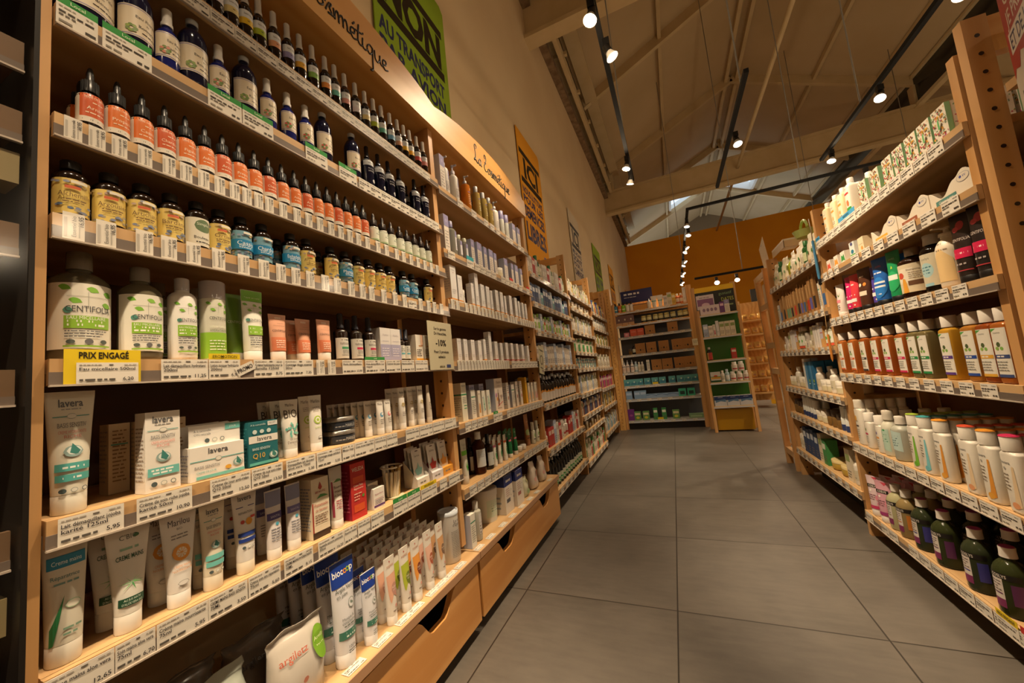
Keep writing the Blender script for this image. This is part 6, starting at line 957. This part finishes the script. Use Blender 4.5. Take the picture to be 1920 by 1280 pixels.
# ------------------------------------------------------------------ price tickets
TK = {}
def tick(fr, zb, y0, y1, rx, where, txt=None, vert=False, hdr=None, h=.04, desc=None):
    """a paper ticket held in the rail; y0..y1 along the shelf"""
    w_ = round(abs(y1-y0), 3); key = (w_, h, txt, vert, hdr)
    if key not in TK:
        mb = MB(); bg = 'dcd6ca'
        mb.box(0, .0008, -w_/2, w_/2, 0, h, (bg, 'w')); a = []
        if vert:
            a = [('t', (txt or ('Essence de rose',))[0], w_*.1, h*.5, w_*.2, INK, {'rot': 1, 'w': h*.8}), ('r', -w_*.44, -w_*.3, h*.1, h*.8, 'b8b2a8'), ('t', (txt or ('', '16,95'))[1], w_*.44, h*.72, w_*.24, INK, {'rot': 1, 'bold': 1, 'w': h*.42}), ('r', w_*.22, w_*.28, h*.1, h*.6, 'a8a298')]
        elif txt:
            n = len(txt)-1; a = [('l', -w_*.46, -w_*.1, h*.86, h*.05, 'a09a90'), ('l', 0, w_*.1, h*.86, h*.06, '6a645c'), ('l', w_*.25, w_*.46, h*.86, h*.05, 'a09a90')]
            for q, t in enumerate(txt[:-1]):
                L_ = min(w_*.9, len(t)*h*.105); a.append(('t', t, -w_*.46+L_/2, h*(.62-.2*q), h*.15, INK, {'bold': 1, 'w': L_, 'stretch': 1}))
            a += [('t', txt[-1], w_*.32, h*.1, h*.17, INK, {'bold': 1, 'w': w_*.3}), ('l', -w_*.46, w_*.1, h*.12, h*.09, '5a5650')]
        else:
            a = [('l', -w_*.44, -w_*.05, h*.84, h*.06, 'a09a90'), ('l', w_*.2, w_*.44, h*.84, h*.06, 'a09a90'), ('l', -w_*.44, w_*.4, h*.6, h*.085, '3c3834'), ('l', -w_*.44, w_*.0, h*.45, h*.075, '6a645c'), ('l', w_*.18, w_*.44, h*.14, h*.11, '3c3834'), ('l', -w_*.44, -w_*.1, h*.14, h*.09, '8a847a')]
        if hdr:
            c, t, hh, tc = hdr; mb.box(-.0002, .0007, -w_/2, w_/2, h, h+hh, (c, 'w')); a.append(('t', t, 0, h+hh*.3, hh*.45, tc, {'w': w_*.8, 'bold': 1}))
        mb.art(a, plane_x(.0008)); TK[key] = mb.mesh('price_tag')
    o = D.objects.new('price_tag', TK[key]); COL.objects.link(o); o['category'] = 'price tag'
    o.matrix_world = Matrix.Translation(fr.w(rx, (y0+y1)/2, zb+.0032)) @ Matrix.Rotation(fr.rz, 4, 'Z')
    REG.append((o, desc or ('upright price ticket' if vert else 'white price ticket'), where, (y0+y1)/2, True)); return o
RX_ = .0145
def tpx(fr, zb, a, b, where, **k):
    ya, yb = fr.ypx(a, RX_, zb+.02), fr.ypx(b, RX_, zb+.02); ya = max(ya, .0); return tick(fr, zb, min(ya, yb), max(ya, yb), k.pop('rx', RX_), where, **k)
def run(fr, zb, y0, y1, w_, g, where, vert=False, skip=(), h=.04, txt=None):
    y = y0; i = 0
    while y+w_ <= y1:
        if i not in skip: tick(fr, zb, y, y+w_, RX_, where, vert=vert, h=h, txt=txt)
        y += w_+g; i += 1
rl1 = lambda s_: 'on %s rail, nearest left bay' % s_
LOC = ('2f8a3c', 'Local', .014, 'c8dcb8'); z_ = ZU[0]
run(f0, z_[0], .02, 1.13, .052, .001, rl1('top'), h=.034)
for a, b in ((103, 183), (192, 284), (390, 453), (455, 512), (573, 614), (636, 669)): tpx(f0, z_[1], a, b, rl1('second'), hdr=LOC, desc='ticket with green header strip')
run(f0, z_[1], .66, 1.13, .05, .001, rl1('second'))
VT = ('Essence naturelle', '18,95')
for p in (137, 182, 224, 272, 317, 349, 382, 412, 440, 463, 485, 505, 531, 557, 579, 600, 621, 639, 656, 672, 689, 709, 725, 744, 757, 771, 784, 797, 809, 820):
    y = f0.ypx(p, RX_, z_[2]+.02); tick(f0, z_[2], y-.0105, y+.0105, RX_, rl1('third'), vert=True, txt=VT)
for p in (138, 199, 271, 317, 363, 410, 457, 495, 527, 555, 582, 610, 633, 659, 680, 697, 720, 741, 759, 789, 804, 815, 828):
    y = f0.ypx(p, RX_, z_[3]+.02); tick(f0, z_[3], y-.0125, y+.0125, RX_, rl1('fourth'), vert=True, txt=('Essentiel bio', '16,95'), h=.046)
tpx(f0, z_[3], 766, 781, rl1('fourth'), desc='lying white price ticket', h=.03)
q = rl1('fifth')
o = tpx(f0, z_[4], 118, 263, q, desc='big yellow price card reading PRIX ENGAGÉ', hdr=('d9bc14', 'PRIX ENGAGÉ', .018, '2a2410'), txt=('', ''), h=.038, rx=RX_+.001)
tpx(f0, z_[4], 141, 258, q, txt=('Eau micellaire 500ml', '6,20'), desc='white ticket laid over the yellow card', rx=RX_+.0026, h=.034)
o.data = o.data.copy(); o.data.materials.clear(); [o.data.materials.append(M(c, 'w')) for c in ('d9bc14', 'd9bc14', 'd9bc14', '2a2410', '2a2410', '2a2410')][:0]
mbx = MB(); wv = 0
ya, yb = f0.ypx(118, RX_, z_[4]+.02), f0.ypx(263, RX_, z_[4]+.02); wv = (yb-ya)/2
mbx.box(0, .0008, -wv, wv, 0, .056, ('dcbf12', 'w')); mbx.art([('t', 'PRIX ENGAGÉ', 0, .041, .0105, '2a2410', {'w': wv*1.3, 'bold': 2})], plane_x(.0008)); o.data = mbx.mesh('price_tag')
for a, b, t, k_ in ((302, 390, ('Lait démaquillant hydratant', '200ml', '11,25'), {}), (392, 450, ('Lotion tonique hydratante', '200ml', '6,95'), dict(hdr=('dcbf12', 'PROMOTION', .0125, '4a4010'))), (476, 532, ('Crème hydratante pour la', 'famille 125ml', '8,75'), {}), (533, 587, ('Gommage visage essentiel', '50ml', '7,35'), {}), (642, 680, ('Huile démaquillante', '10,90'), {}), (685, 722, ('Huile démaquillante rose', 'muguet', '10,90'), dict(hdr=('2f8a3c', 'Local', .01, 'c8dcb8'))), (724, 751, ('Contour des yeux', '9,90'), {}), (753, 777, ('Baume sublime', '8,20'), {}), (779, 802, ('Sérum peau douce', '9,90'), {})):
    tpx(f0, z_[4], a, b, q, txt=t, desc='price ticket reading '+t[0], **k_)
for p in (601, 622): y = f0.ypx(p, RX_, z_[4]+.02); tick(f0, z_[4], y-.0125, y+.0125, RX_, q, vert=True, txt=('Huile visage', '7,35'))
o = tick(f0, z_[4], .515-.24, .56-.24, RX_+.002, q, txt=None, desc='small tilted PROMO slip'); mbx = MB(); mbx.box(0, .0005, -.02, .02, 0, .02, 'dcd6ca'); mbx.art([('t', 'PROMO', 0, .006, .009, INK, {'w': .034, 'bold': 1})], plane_x(.0005)); o.data = mbx.mesh('price_tag'); o.matrix_world = Matrix.Translation(f0.w(RX_+.0015, f0.ypx(463, RX_, 1.07), z_[4]+.014)) @ Matrix.Rotation(.45, 4, 'X')
q = rl1('sixth')
for a, b, t in ((108, 232, ('Lait démaquillant jojoba', 'karité 125ml', '5,95')), (256, 360, ('Crème de soin riche jojoba', 'karité 50ml', '10,90')), (394, 470, ('Crème de jour anti-rides', 'Q10 50ml', '12,50')), (472, 530, ('Crème de nuit anti-rides', 'Q10 50ml', '13,50')), (537, 592, ('Démaquillant lait douceur', 'aloé vera 75ml', '5,30')), (594, 640, ('Gommage visage exfoliant', '75ml', '5,05')), (642, 664, ('Masque visage', '12,90')), (665, 702, ('Crème de jour visage 50ml', '4,85')), (703, 724, ('Crème de nuit aloe', '4,85')), (725, 745, ('Crème mains', '5,05')), (761, 786, ('Gommage nature argan', '7,95')), (787, 811, ('Crème de jour argan', '7,95')), (812, 833, ('Crème de nuit argan', '7,30')), (834, 855, ('Crème contour', '8,30'))): tpx(f0, z_[5], a, b, q, txt=t, desc='price ticket reading '+t[0])
q = rl1('seventh')
for a, b, t, k_ in ((60, 214, ('Crème mains aloe vera', '75ml', '12,65'), {}), (216, 291, ('Soin mains aloe vera', '75ml', '6,70'), {}), (294, 390, ('Crème mains nourrissante', '75ml', '5,95'), {}), (391, 464, ('CREME MAINS BASIS SENSITIV', '75ML', '3,50'), {}), (466, 526, ('Crème soin sos réparation', '75ml', '5,60'), {}), (533, 587, ('CREME MAINS HYDRATANTE', '50ML', '8,15'), {}), (597, 645, ('Remède secours pommade', '50ml', '16,20'), {}), (646, 669, ('Baume mains', '11,90'), {}), (671, 694, ('Crème mains grenade', '10,95'), {}), (696, 720, ('Baume arnica', '9,50'), {}), (738, 764, ('Baume à lèvres', '5,10'), dict(hdr=LOC)), (765, 788, ('Baume lèvres amande', '5,30'), dict(hdr=LOC)), (790, 819, ('Stick à lèvres karité', '3,95'), dict(hdr=('dcbf12', 'PRIX ENGAGÉ', .014, '2a2410'))), (825, 838, ('Soin lèvres', '4,90'), {}), (842, 862, ('Soin lèvres cassis', '5,90'), {})): tpx(f0, z_[6], a, b, q, txt=t, desc='price ticket reading '+t[0], **k_)
for fr, cols, wh in ((f0, (663, 716, 756, 779, 811, 827, 844, 862), 'lying on base deck, nearest left bay'), (f1, (897, 919, 942, 960, 978, 993, 1006, 1030), 'lying on base deck, second left bay')):
    for p in cols:
        y = fr.ypx(p, .036, .304); o = tick(fr, .3, y-.03, y+.03, 0, wh, desc='flat paper price ticket', txt=('Argile verte pâte', 'tube', '7,95'), h=.026); o.matrix_world = Matrix.Translation(fr.w(.052, y, .3032)) @ Matrix.Rotation(-PI/2, 4, 'Y')
rl2 = lambda s_: 'on %s rail, second left bay' % s_
z_ = ZU[1]
for y in (.16, .3, .44, .52, .6, .74, .8, .94, 1.0): tick(f1, z_[0], y, y+.055, RX_, rl2('top'))
tick(f1, z_[1], .2, .27, RX_, rl2('second'), hdr=('2a9aa8', ' ', .02, '2a9aa8'), desc='ticket with teal header strip')
for y in (.03, .28, .345, .41, .475, .6, .665, .79, .88): tick(f1, z_[1], y, y+.06, RX_, rl2('second'))
for y in (.73, 1.02): tick(f1, z_[1], y, y+.055, RX_, rl2('second'), hdr=('c8382c', ' ', .016, 'c8382c'), desc='ticket with red header strip')
run(f1, z_[2], .02, 1.12, .03, .011, rl2('third'), vert=True, skip=(2, 14, 19), h=.044)
run(f1, z_[3], .03, .62, .026, .004, rl2('fourth'), vert=True, h=.046); run(f1, z_[3], .63, 1.12, .055, .002, rl2('fourth'))
run(f1, z_[4], .05, 1.12, .05, .006, rl2('fifth'), skip=(4, 7)); tick(f1, z_[4]+.0, .333, .383, RX_+.0012, rl2('fifth'), hdr=LOC, desc='ticket with green header strip')
run(f1, z_[5], .04, 1.12, .062, .009, rl2('sixth'), skip=(8,))
rr = lambda s_: 'on %s rail, near right bay' % s_
z_ = ZR[0]
run(R0, z_[0], .04, 1.13, .07, .004, rr('top'))
tick(R0, z_[0], .33, .5, RX_+.001, rr('top'), hdr=('3f9ac8', 'NOUVEAU', .02, '1c2c3c'), desc='long ticket with blue NOUVEAU header'); tick(R0, z_[0], .02, .08, RX_+.001, rr('top'), hdr=('3f9ac8', 'NOUVEAU', .02, '1c2c3c'), desc='short ticket with blue NOUVEAU header')
run(R0, z_[1], .03, .3, .055, .02, rr('second')); run(R0, z_[1], .38, 1.13, .075, .03, rr('second'), h=.044)
run(R0, z_[2], .02, 1.1, .062, .018, rr('third')); run(R0, z_[3], .02, 1.12, .06, .03, rr('fourth')); run(R0, z_[4], .02, 1.12, .07, .01, rr('fifth')); run(R0, z_[5], .02, 1.12, .07, .006, rr('lowest'), skip=(1, 4))
tick(R0, z_[5], .87, .95, RX_+.001, rr('lowest'), hdr=('dcbf12', 'PRIX ENGAGÉ', .02, '2a2410'), desc='ticket with yellow PRIX ENGAGÉ header'); tick(R0, z_[5], .96, 1.06, RX_+.001, rr('lowest'), hdr=('b8281c', 'BON PLAN', .02, '2a1010'), desc='ticket with red header strip')
for i, z in enumerate(ZR[1]): run(RF[1], z, .03, 1.11, .055, .045, 'on %s rail, far right bay' % ('lowest' if i == 5 else SH[i]))
for u in (2, 3, 4):
    for i, z in enumerate(ZU[u]): run(LF[u], z, .03, 1.11, .07 if u == 2 else .1, .06 if u == 2 else .09, 'on %s rail, %s left bay' % ('top' if i == 0 else 'lowest' if i == len(ZU[u])-1 else SH[i], W3[u-2]))
RX_ = .0065
for i, z in enumerate(ZB): run(BFR, z, .04, 1.08, .06, .09, 'on %s rail facing the aisle' % ('top' if i == 0 else 'lowest' if i == 7 else SH[i]), h=.034)
for i, p in ((5, 1230), (7, 1240)): y = BFR.ypx(p, .008, ZB[i]); tick(BFR, ZB[i], y-.04, y+.04, .008, 'on %s rail facing the aisle' % SH[i] if i < 7 else 'on lowest rail facing the aisle', hdr=('dcc01c', ' ', .03, 'dcc01c'), desc='ticket with yellow header')
# hanging card signs
def sign(w_, h, c, art, loc, rz, lab, rx=0, name='card_sign', cat='sign', rgrp=None):
    mb = MB(); mb.box(0, .0015, -w_/2, w_/2, -h, 0, (c, 'w')); mb.art(art, F(lambda u, v, o: (.0015+o, u, v))); o = tag(mb.build(name), lab, cat); o.matrix_world = Matrix.Translation(loc) @ Matrix.Rotation(rz, 4, 'Z') @ Matrix.Rotation(rx, 4, 'X'); return o
sign(.172, .198, 'b8b094', [('t', 'Sur la gamme', 0, -.034, .0115, '2a2620', {'w': .13, 'bold': 1}), ('t', 'Dr.Hauschka,', 0, -.054, .0115, '2a2620', {'w': .12, 'bold': 1}), ('t', '-10%', .0, -.1, .026, '2a2620', {'w': .1, 'bold': 2}), ('t', 'Pour 3 produits', 0, -.13, .0115, '2a2620', {'w': .13, 'bold': 1}), ('t', 'achetés', 0, -.15, .0115, '2a2620', {'w': .06, 'bold': 1}), ('r', .03, .06, -.19, -.177, '2c3c6c'), ('l', -.02, .02, -.188, .006, '6a644c')], (-.872, 1.292, 1.258), 0, 'beige card sign reading -10% hanging between the first two bays')
sign(.1, .2, 'b8b094', [('e', 0, -.1, .03, .035, '2a2620'), ('e', 0, -.1, .022, .027, 'b8b094'), ('t', 'Nouveau', 0, -.035, .014, '2a2620', {'w': .07, 'bold': 1}), ('r', .01, .03, -.185, -.17, '6a3c5c'), ('l', -.03, .03, -.16, .006, '2a2620')], (-.86, 2.53, 1.2), 0, 'small tilted beige card sign hanging between second and third left bays', rx=-.16)
sign(.09, .1, 'ddd4c0', [('l', -.03, .03, -.04, .008, '8a8474'), ('l', -.03, .02, -.06, .006, '8a8474')], (.335, 6.14, 1.3), -PI/2, 'blank white card clipped to the post beside the green ladder stand')
sign(.5, .24, '262c5c', [('l', -.2, .05, -.075, .03, 'c8ccd8'), ('l', -.2, .0, -.12, .012, 'a8acc0')], (-.43, 6.49, 2.25), -PI/2, 'navy blue sign board behind the top of the dark backed unit')
sign(.22, .2, 'd8ccd0', [('r', -.1, .1, -.15, -.055, '8a5c84'), ('l', -.07, .07, -.04, .01, '8a7a84'), ('e', 0, -.14, .05, .03, 'd8b8c8')], (.51, 5.81, 1.87), -PI/2, 'white and purple backdrop card standing on the top step of the ladder stand')
# things at the far right
e = tag(empty('hanging_toothbrush_handle', (.80, 2.56, 1.72)), 'blue toothbrush handle hanging on a string from the right post', 'toothbrush')
MB().tube([(0, 0, 0), (.002, 0, -.06), (0, 0, -.13)], .0022, '8a7a64').build('string', e); mb = MB(); mb.loft([(-.36, .006, .005), (-.33, .01, .007), (-.2, .009, .006), (-.13, .013, .006)], '3f7aa0', 12); mb.build('handle', e); mb = MB(); mb.loft([(-.385, .004, .004), (-.375, .012, .008), (-.35, .011, .008)], '17181c', 12); mb.build('tip', e)
e = tag(empty('hanging_pencil', (.795, 2.57, 1.36)), 'wooden pencil dangling on a long string by the right post', 'pencil')
MB().tube([(0, 0, 0), (.003, 0, -.2), (-.002, 0, -.3)], .0018, 'b89a6c').build('string', e); mb = MB(); mb.loft([(-.45, .0015, .0015), (-.43, .006, .006), (-.3, .006, .006)], 'c8843c', 8); mb.build('pencil_shaft', e)
rk = tag(empty('bread_rack', (1.22, 8.0, 0)), 'pale wooden rack of bread and pastry packets glimpsed beyond the ladder stand', 'rack')
for x in (0, .42): post(rk, 0, 0, 0, name='upright') if 0 else MB().box(x, x+.04, 0, .04, 0, 1.98, WOODZ).build('upright', rk)
MB().box(.0, .46, .38, .4, 0.1, 1.98, HEADW).build('back_panel', rk)
RKZ = (.25, .52, .78, 1.05, 1.32, 1.58)
for z in RKZ: MB().box(.04, .42, 0, .38, z, z+.03, WOODX).build('shelf', rk)
bag('loaf', .11, .12, .08, 'd9a85c', [('e', .01, .05, .02, .02, 'b8783c')], 'golden bread packet', 21); RKF = Fr(1.26, 8.02, -PI/2)
for i, z in enumerate(RKZ):
    for q in range(3): put('loaf', RKF, -.08, .06+q*.125, z+.031, 'on %s shelf of bread rack' % ('lowest', 'second', 'third', 'fourth', 'fifth', 'top')[i])
cs = tag(empty('sign_column', (1.56, 8.55, 0)), 'black chalkboard column with bright yellow lower half', 'sign')
MB().box(.06, .17, 0, .08, 0.0, 1.2, 'dca80c').build('yellow_base', cs); MB().box(.0, .12, 0.0, .06, 1.2, 2.25, '24221f').build('chalkboard', cs)
o = sign(.2, .26, 'd8c8b0', [('l', -.02, .02, -.03, .008, '6a5a4c')], (.86, 3.95, 1.98), PI, 'cream cardboard flap sticking up above the end rack', rx=.35, name='cardboard_flap', cat='cardboard flap')
mb = MB(); mb.box(-.08, .08, -.17, .17, 0, .012, 'e6dccb'); mb.box(-.08, -.075, -.17, .17, -.05, 0, 'd0b490'); mb.box(-.079, .079, -.17, -.165, -.05, 0, 'd0b490'); tag(mb.build('cardboard_tray', loc=(.95, 3.52, 1.817)), 'white topped cardboard box on top of the far right bay', 'box')
mb = MB(); mb.tube([(0, .07*math.cos(t*PI/12), .07*math.sin(t*PI/12)) for t in range(13)], .009, '9aac4c', 8); mb.loft([(-.05, .05, .05), (0, .07, .07)], 'a9b86c', 20); tag(mb.build('basket', loc=(.97, 3.22, 1.83)), 'pale green basket with arched handle on top of far right bay', 'basket')
# ------------------------------------------------------------------ labels that single each thing out
def ordn(i):
    if i < 20: return ORD[i]
    t = ('twenty', 'thirty', 'forty')[(i+1)//10-2]; r_ = (i+1) % 10
    return (t+'-'+ORD[r_-1]) if r_ else {'twenty': 'twentieth', 'thirty': 'thirtieth', 'forty': 'fortieth'}[t]
tk = [(r_, (r_.matrix_world.translation-Vector((0, 0, 1))).length) for r_, d_, wh, y_, fr_ in REG if wh and r_.name.startswith('price_tag')]
tk.sort(key=lambda q: q[1]); far = [q[0] for q in tk[290:]]
mb = MB()
for o in far:
    me = o.data; mw = o.matrix_world; base = len(mb.v); mb.v += [tuple(mw @ v.co) for v in me.vertices]
    for p in me.polygons: mb.f.append(tuple(base+k_ for k_ in p.vertices)); mb.mi.append(mb.m(me.materials[p.material_index])); mb.sm.append(False)
tag(mb.build('price_tags'), 'crowd of tiny white price tickets on the rails of the far bays', 'price tags', None, 'stuff')
fs_ = set(far); REG = [q for q in REG if q[0] not in fs_]
for o in far: D.objects.remove(o)
groups = {}
for r_, d_, wh, y_, fr_ in REG: groups.setdefault((d_, wh, fr_), []).append((y_, r_))
for (d_, wh, fr_), L in groups.items():
    L.sort(key=lambda q: q[0])
    for i, (y_, r_) in enumerate(L):
        if not fr_:
            cols = sorted({round(q[0], 3) for q in L}); c_ = cols.index(round(y_, 3)); mates = sorted((q[1] for q in L if round(q[0], 3) == cols[c_]), key=lambda o: (o.matrix_world.translation-L[0][1].matrix_world.translation).x*(1 if 'right' in wh else -1)); b_ = mates.index(r_)
            sd = ' '.join(x for x in d_.split(' standing')[0].split() if x not in ('with', 'label', 'and', 'round', 'emblem')); r_['label'] = '%s, %s back%s %s' % (sd, ordn(b_+1), ' in %s column' % ordn(c_) if len(cols) > 1 else '', wh); r_['group'] = '%s rows behind, %s' % (d_, wh)
        elif len(L) == 1: r_['label'] = '%s %s' % (d_, wh)
        else: r_['label'] = '%s, %s from left %s' % (d_, ordn(i), wh); r_['group'] = '%s %s' % (d_, wh)
        for a_, b_ in (('from left ', ''), (' on ', ' '), (' in ', ' '), (' column', ''), ('price ticket reading', 'ticket'), ('in rows behind', 'behind'), (' with ', ' '), (' and ', ' ')):
            if len(r_['label'].split()) > 16: r_['label'] = r_['label'].replace(a_, b_)
print('goods', len(REG))
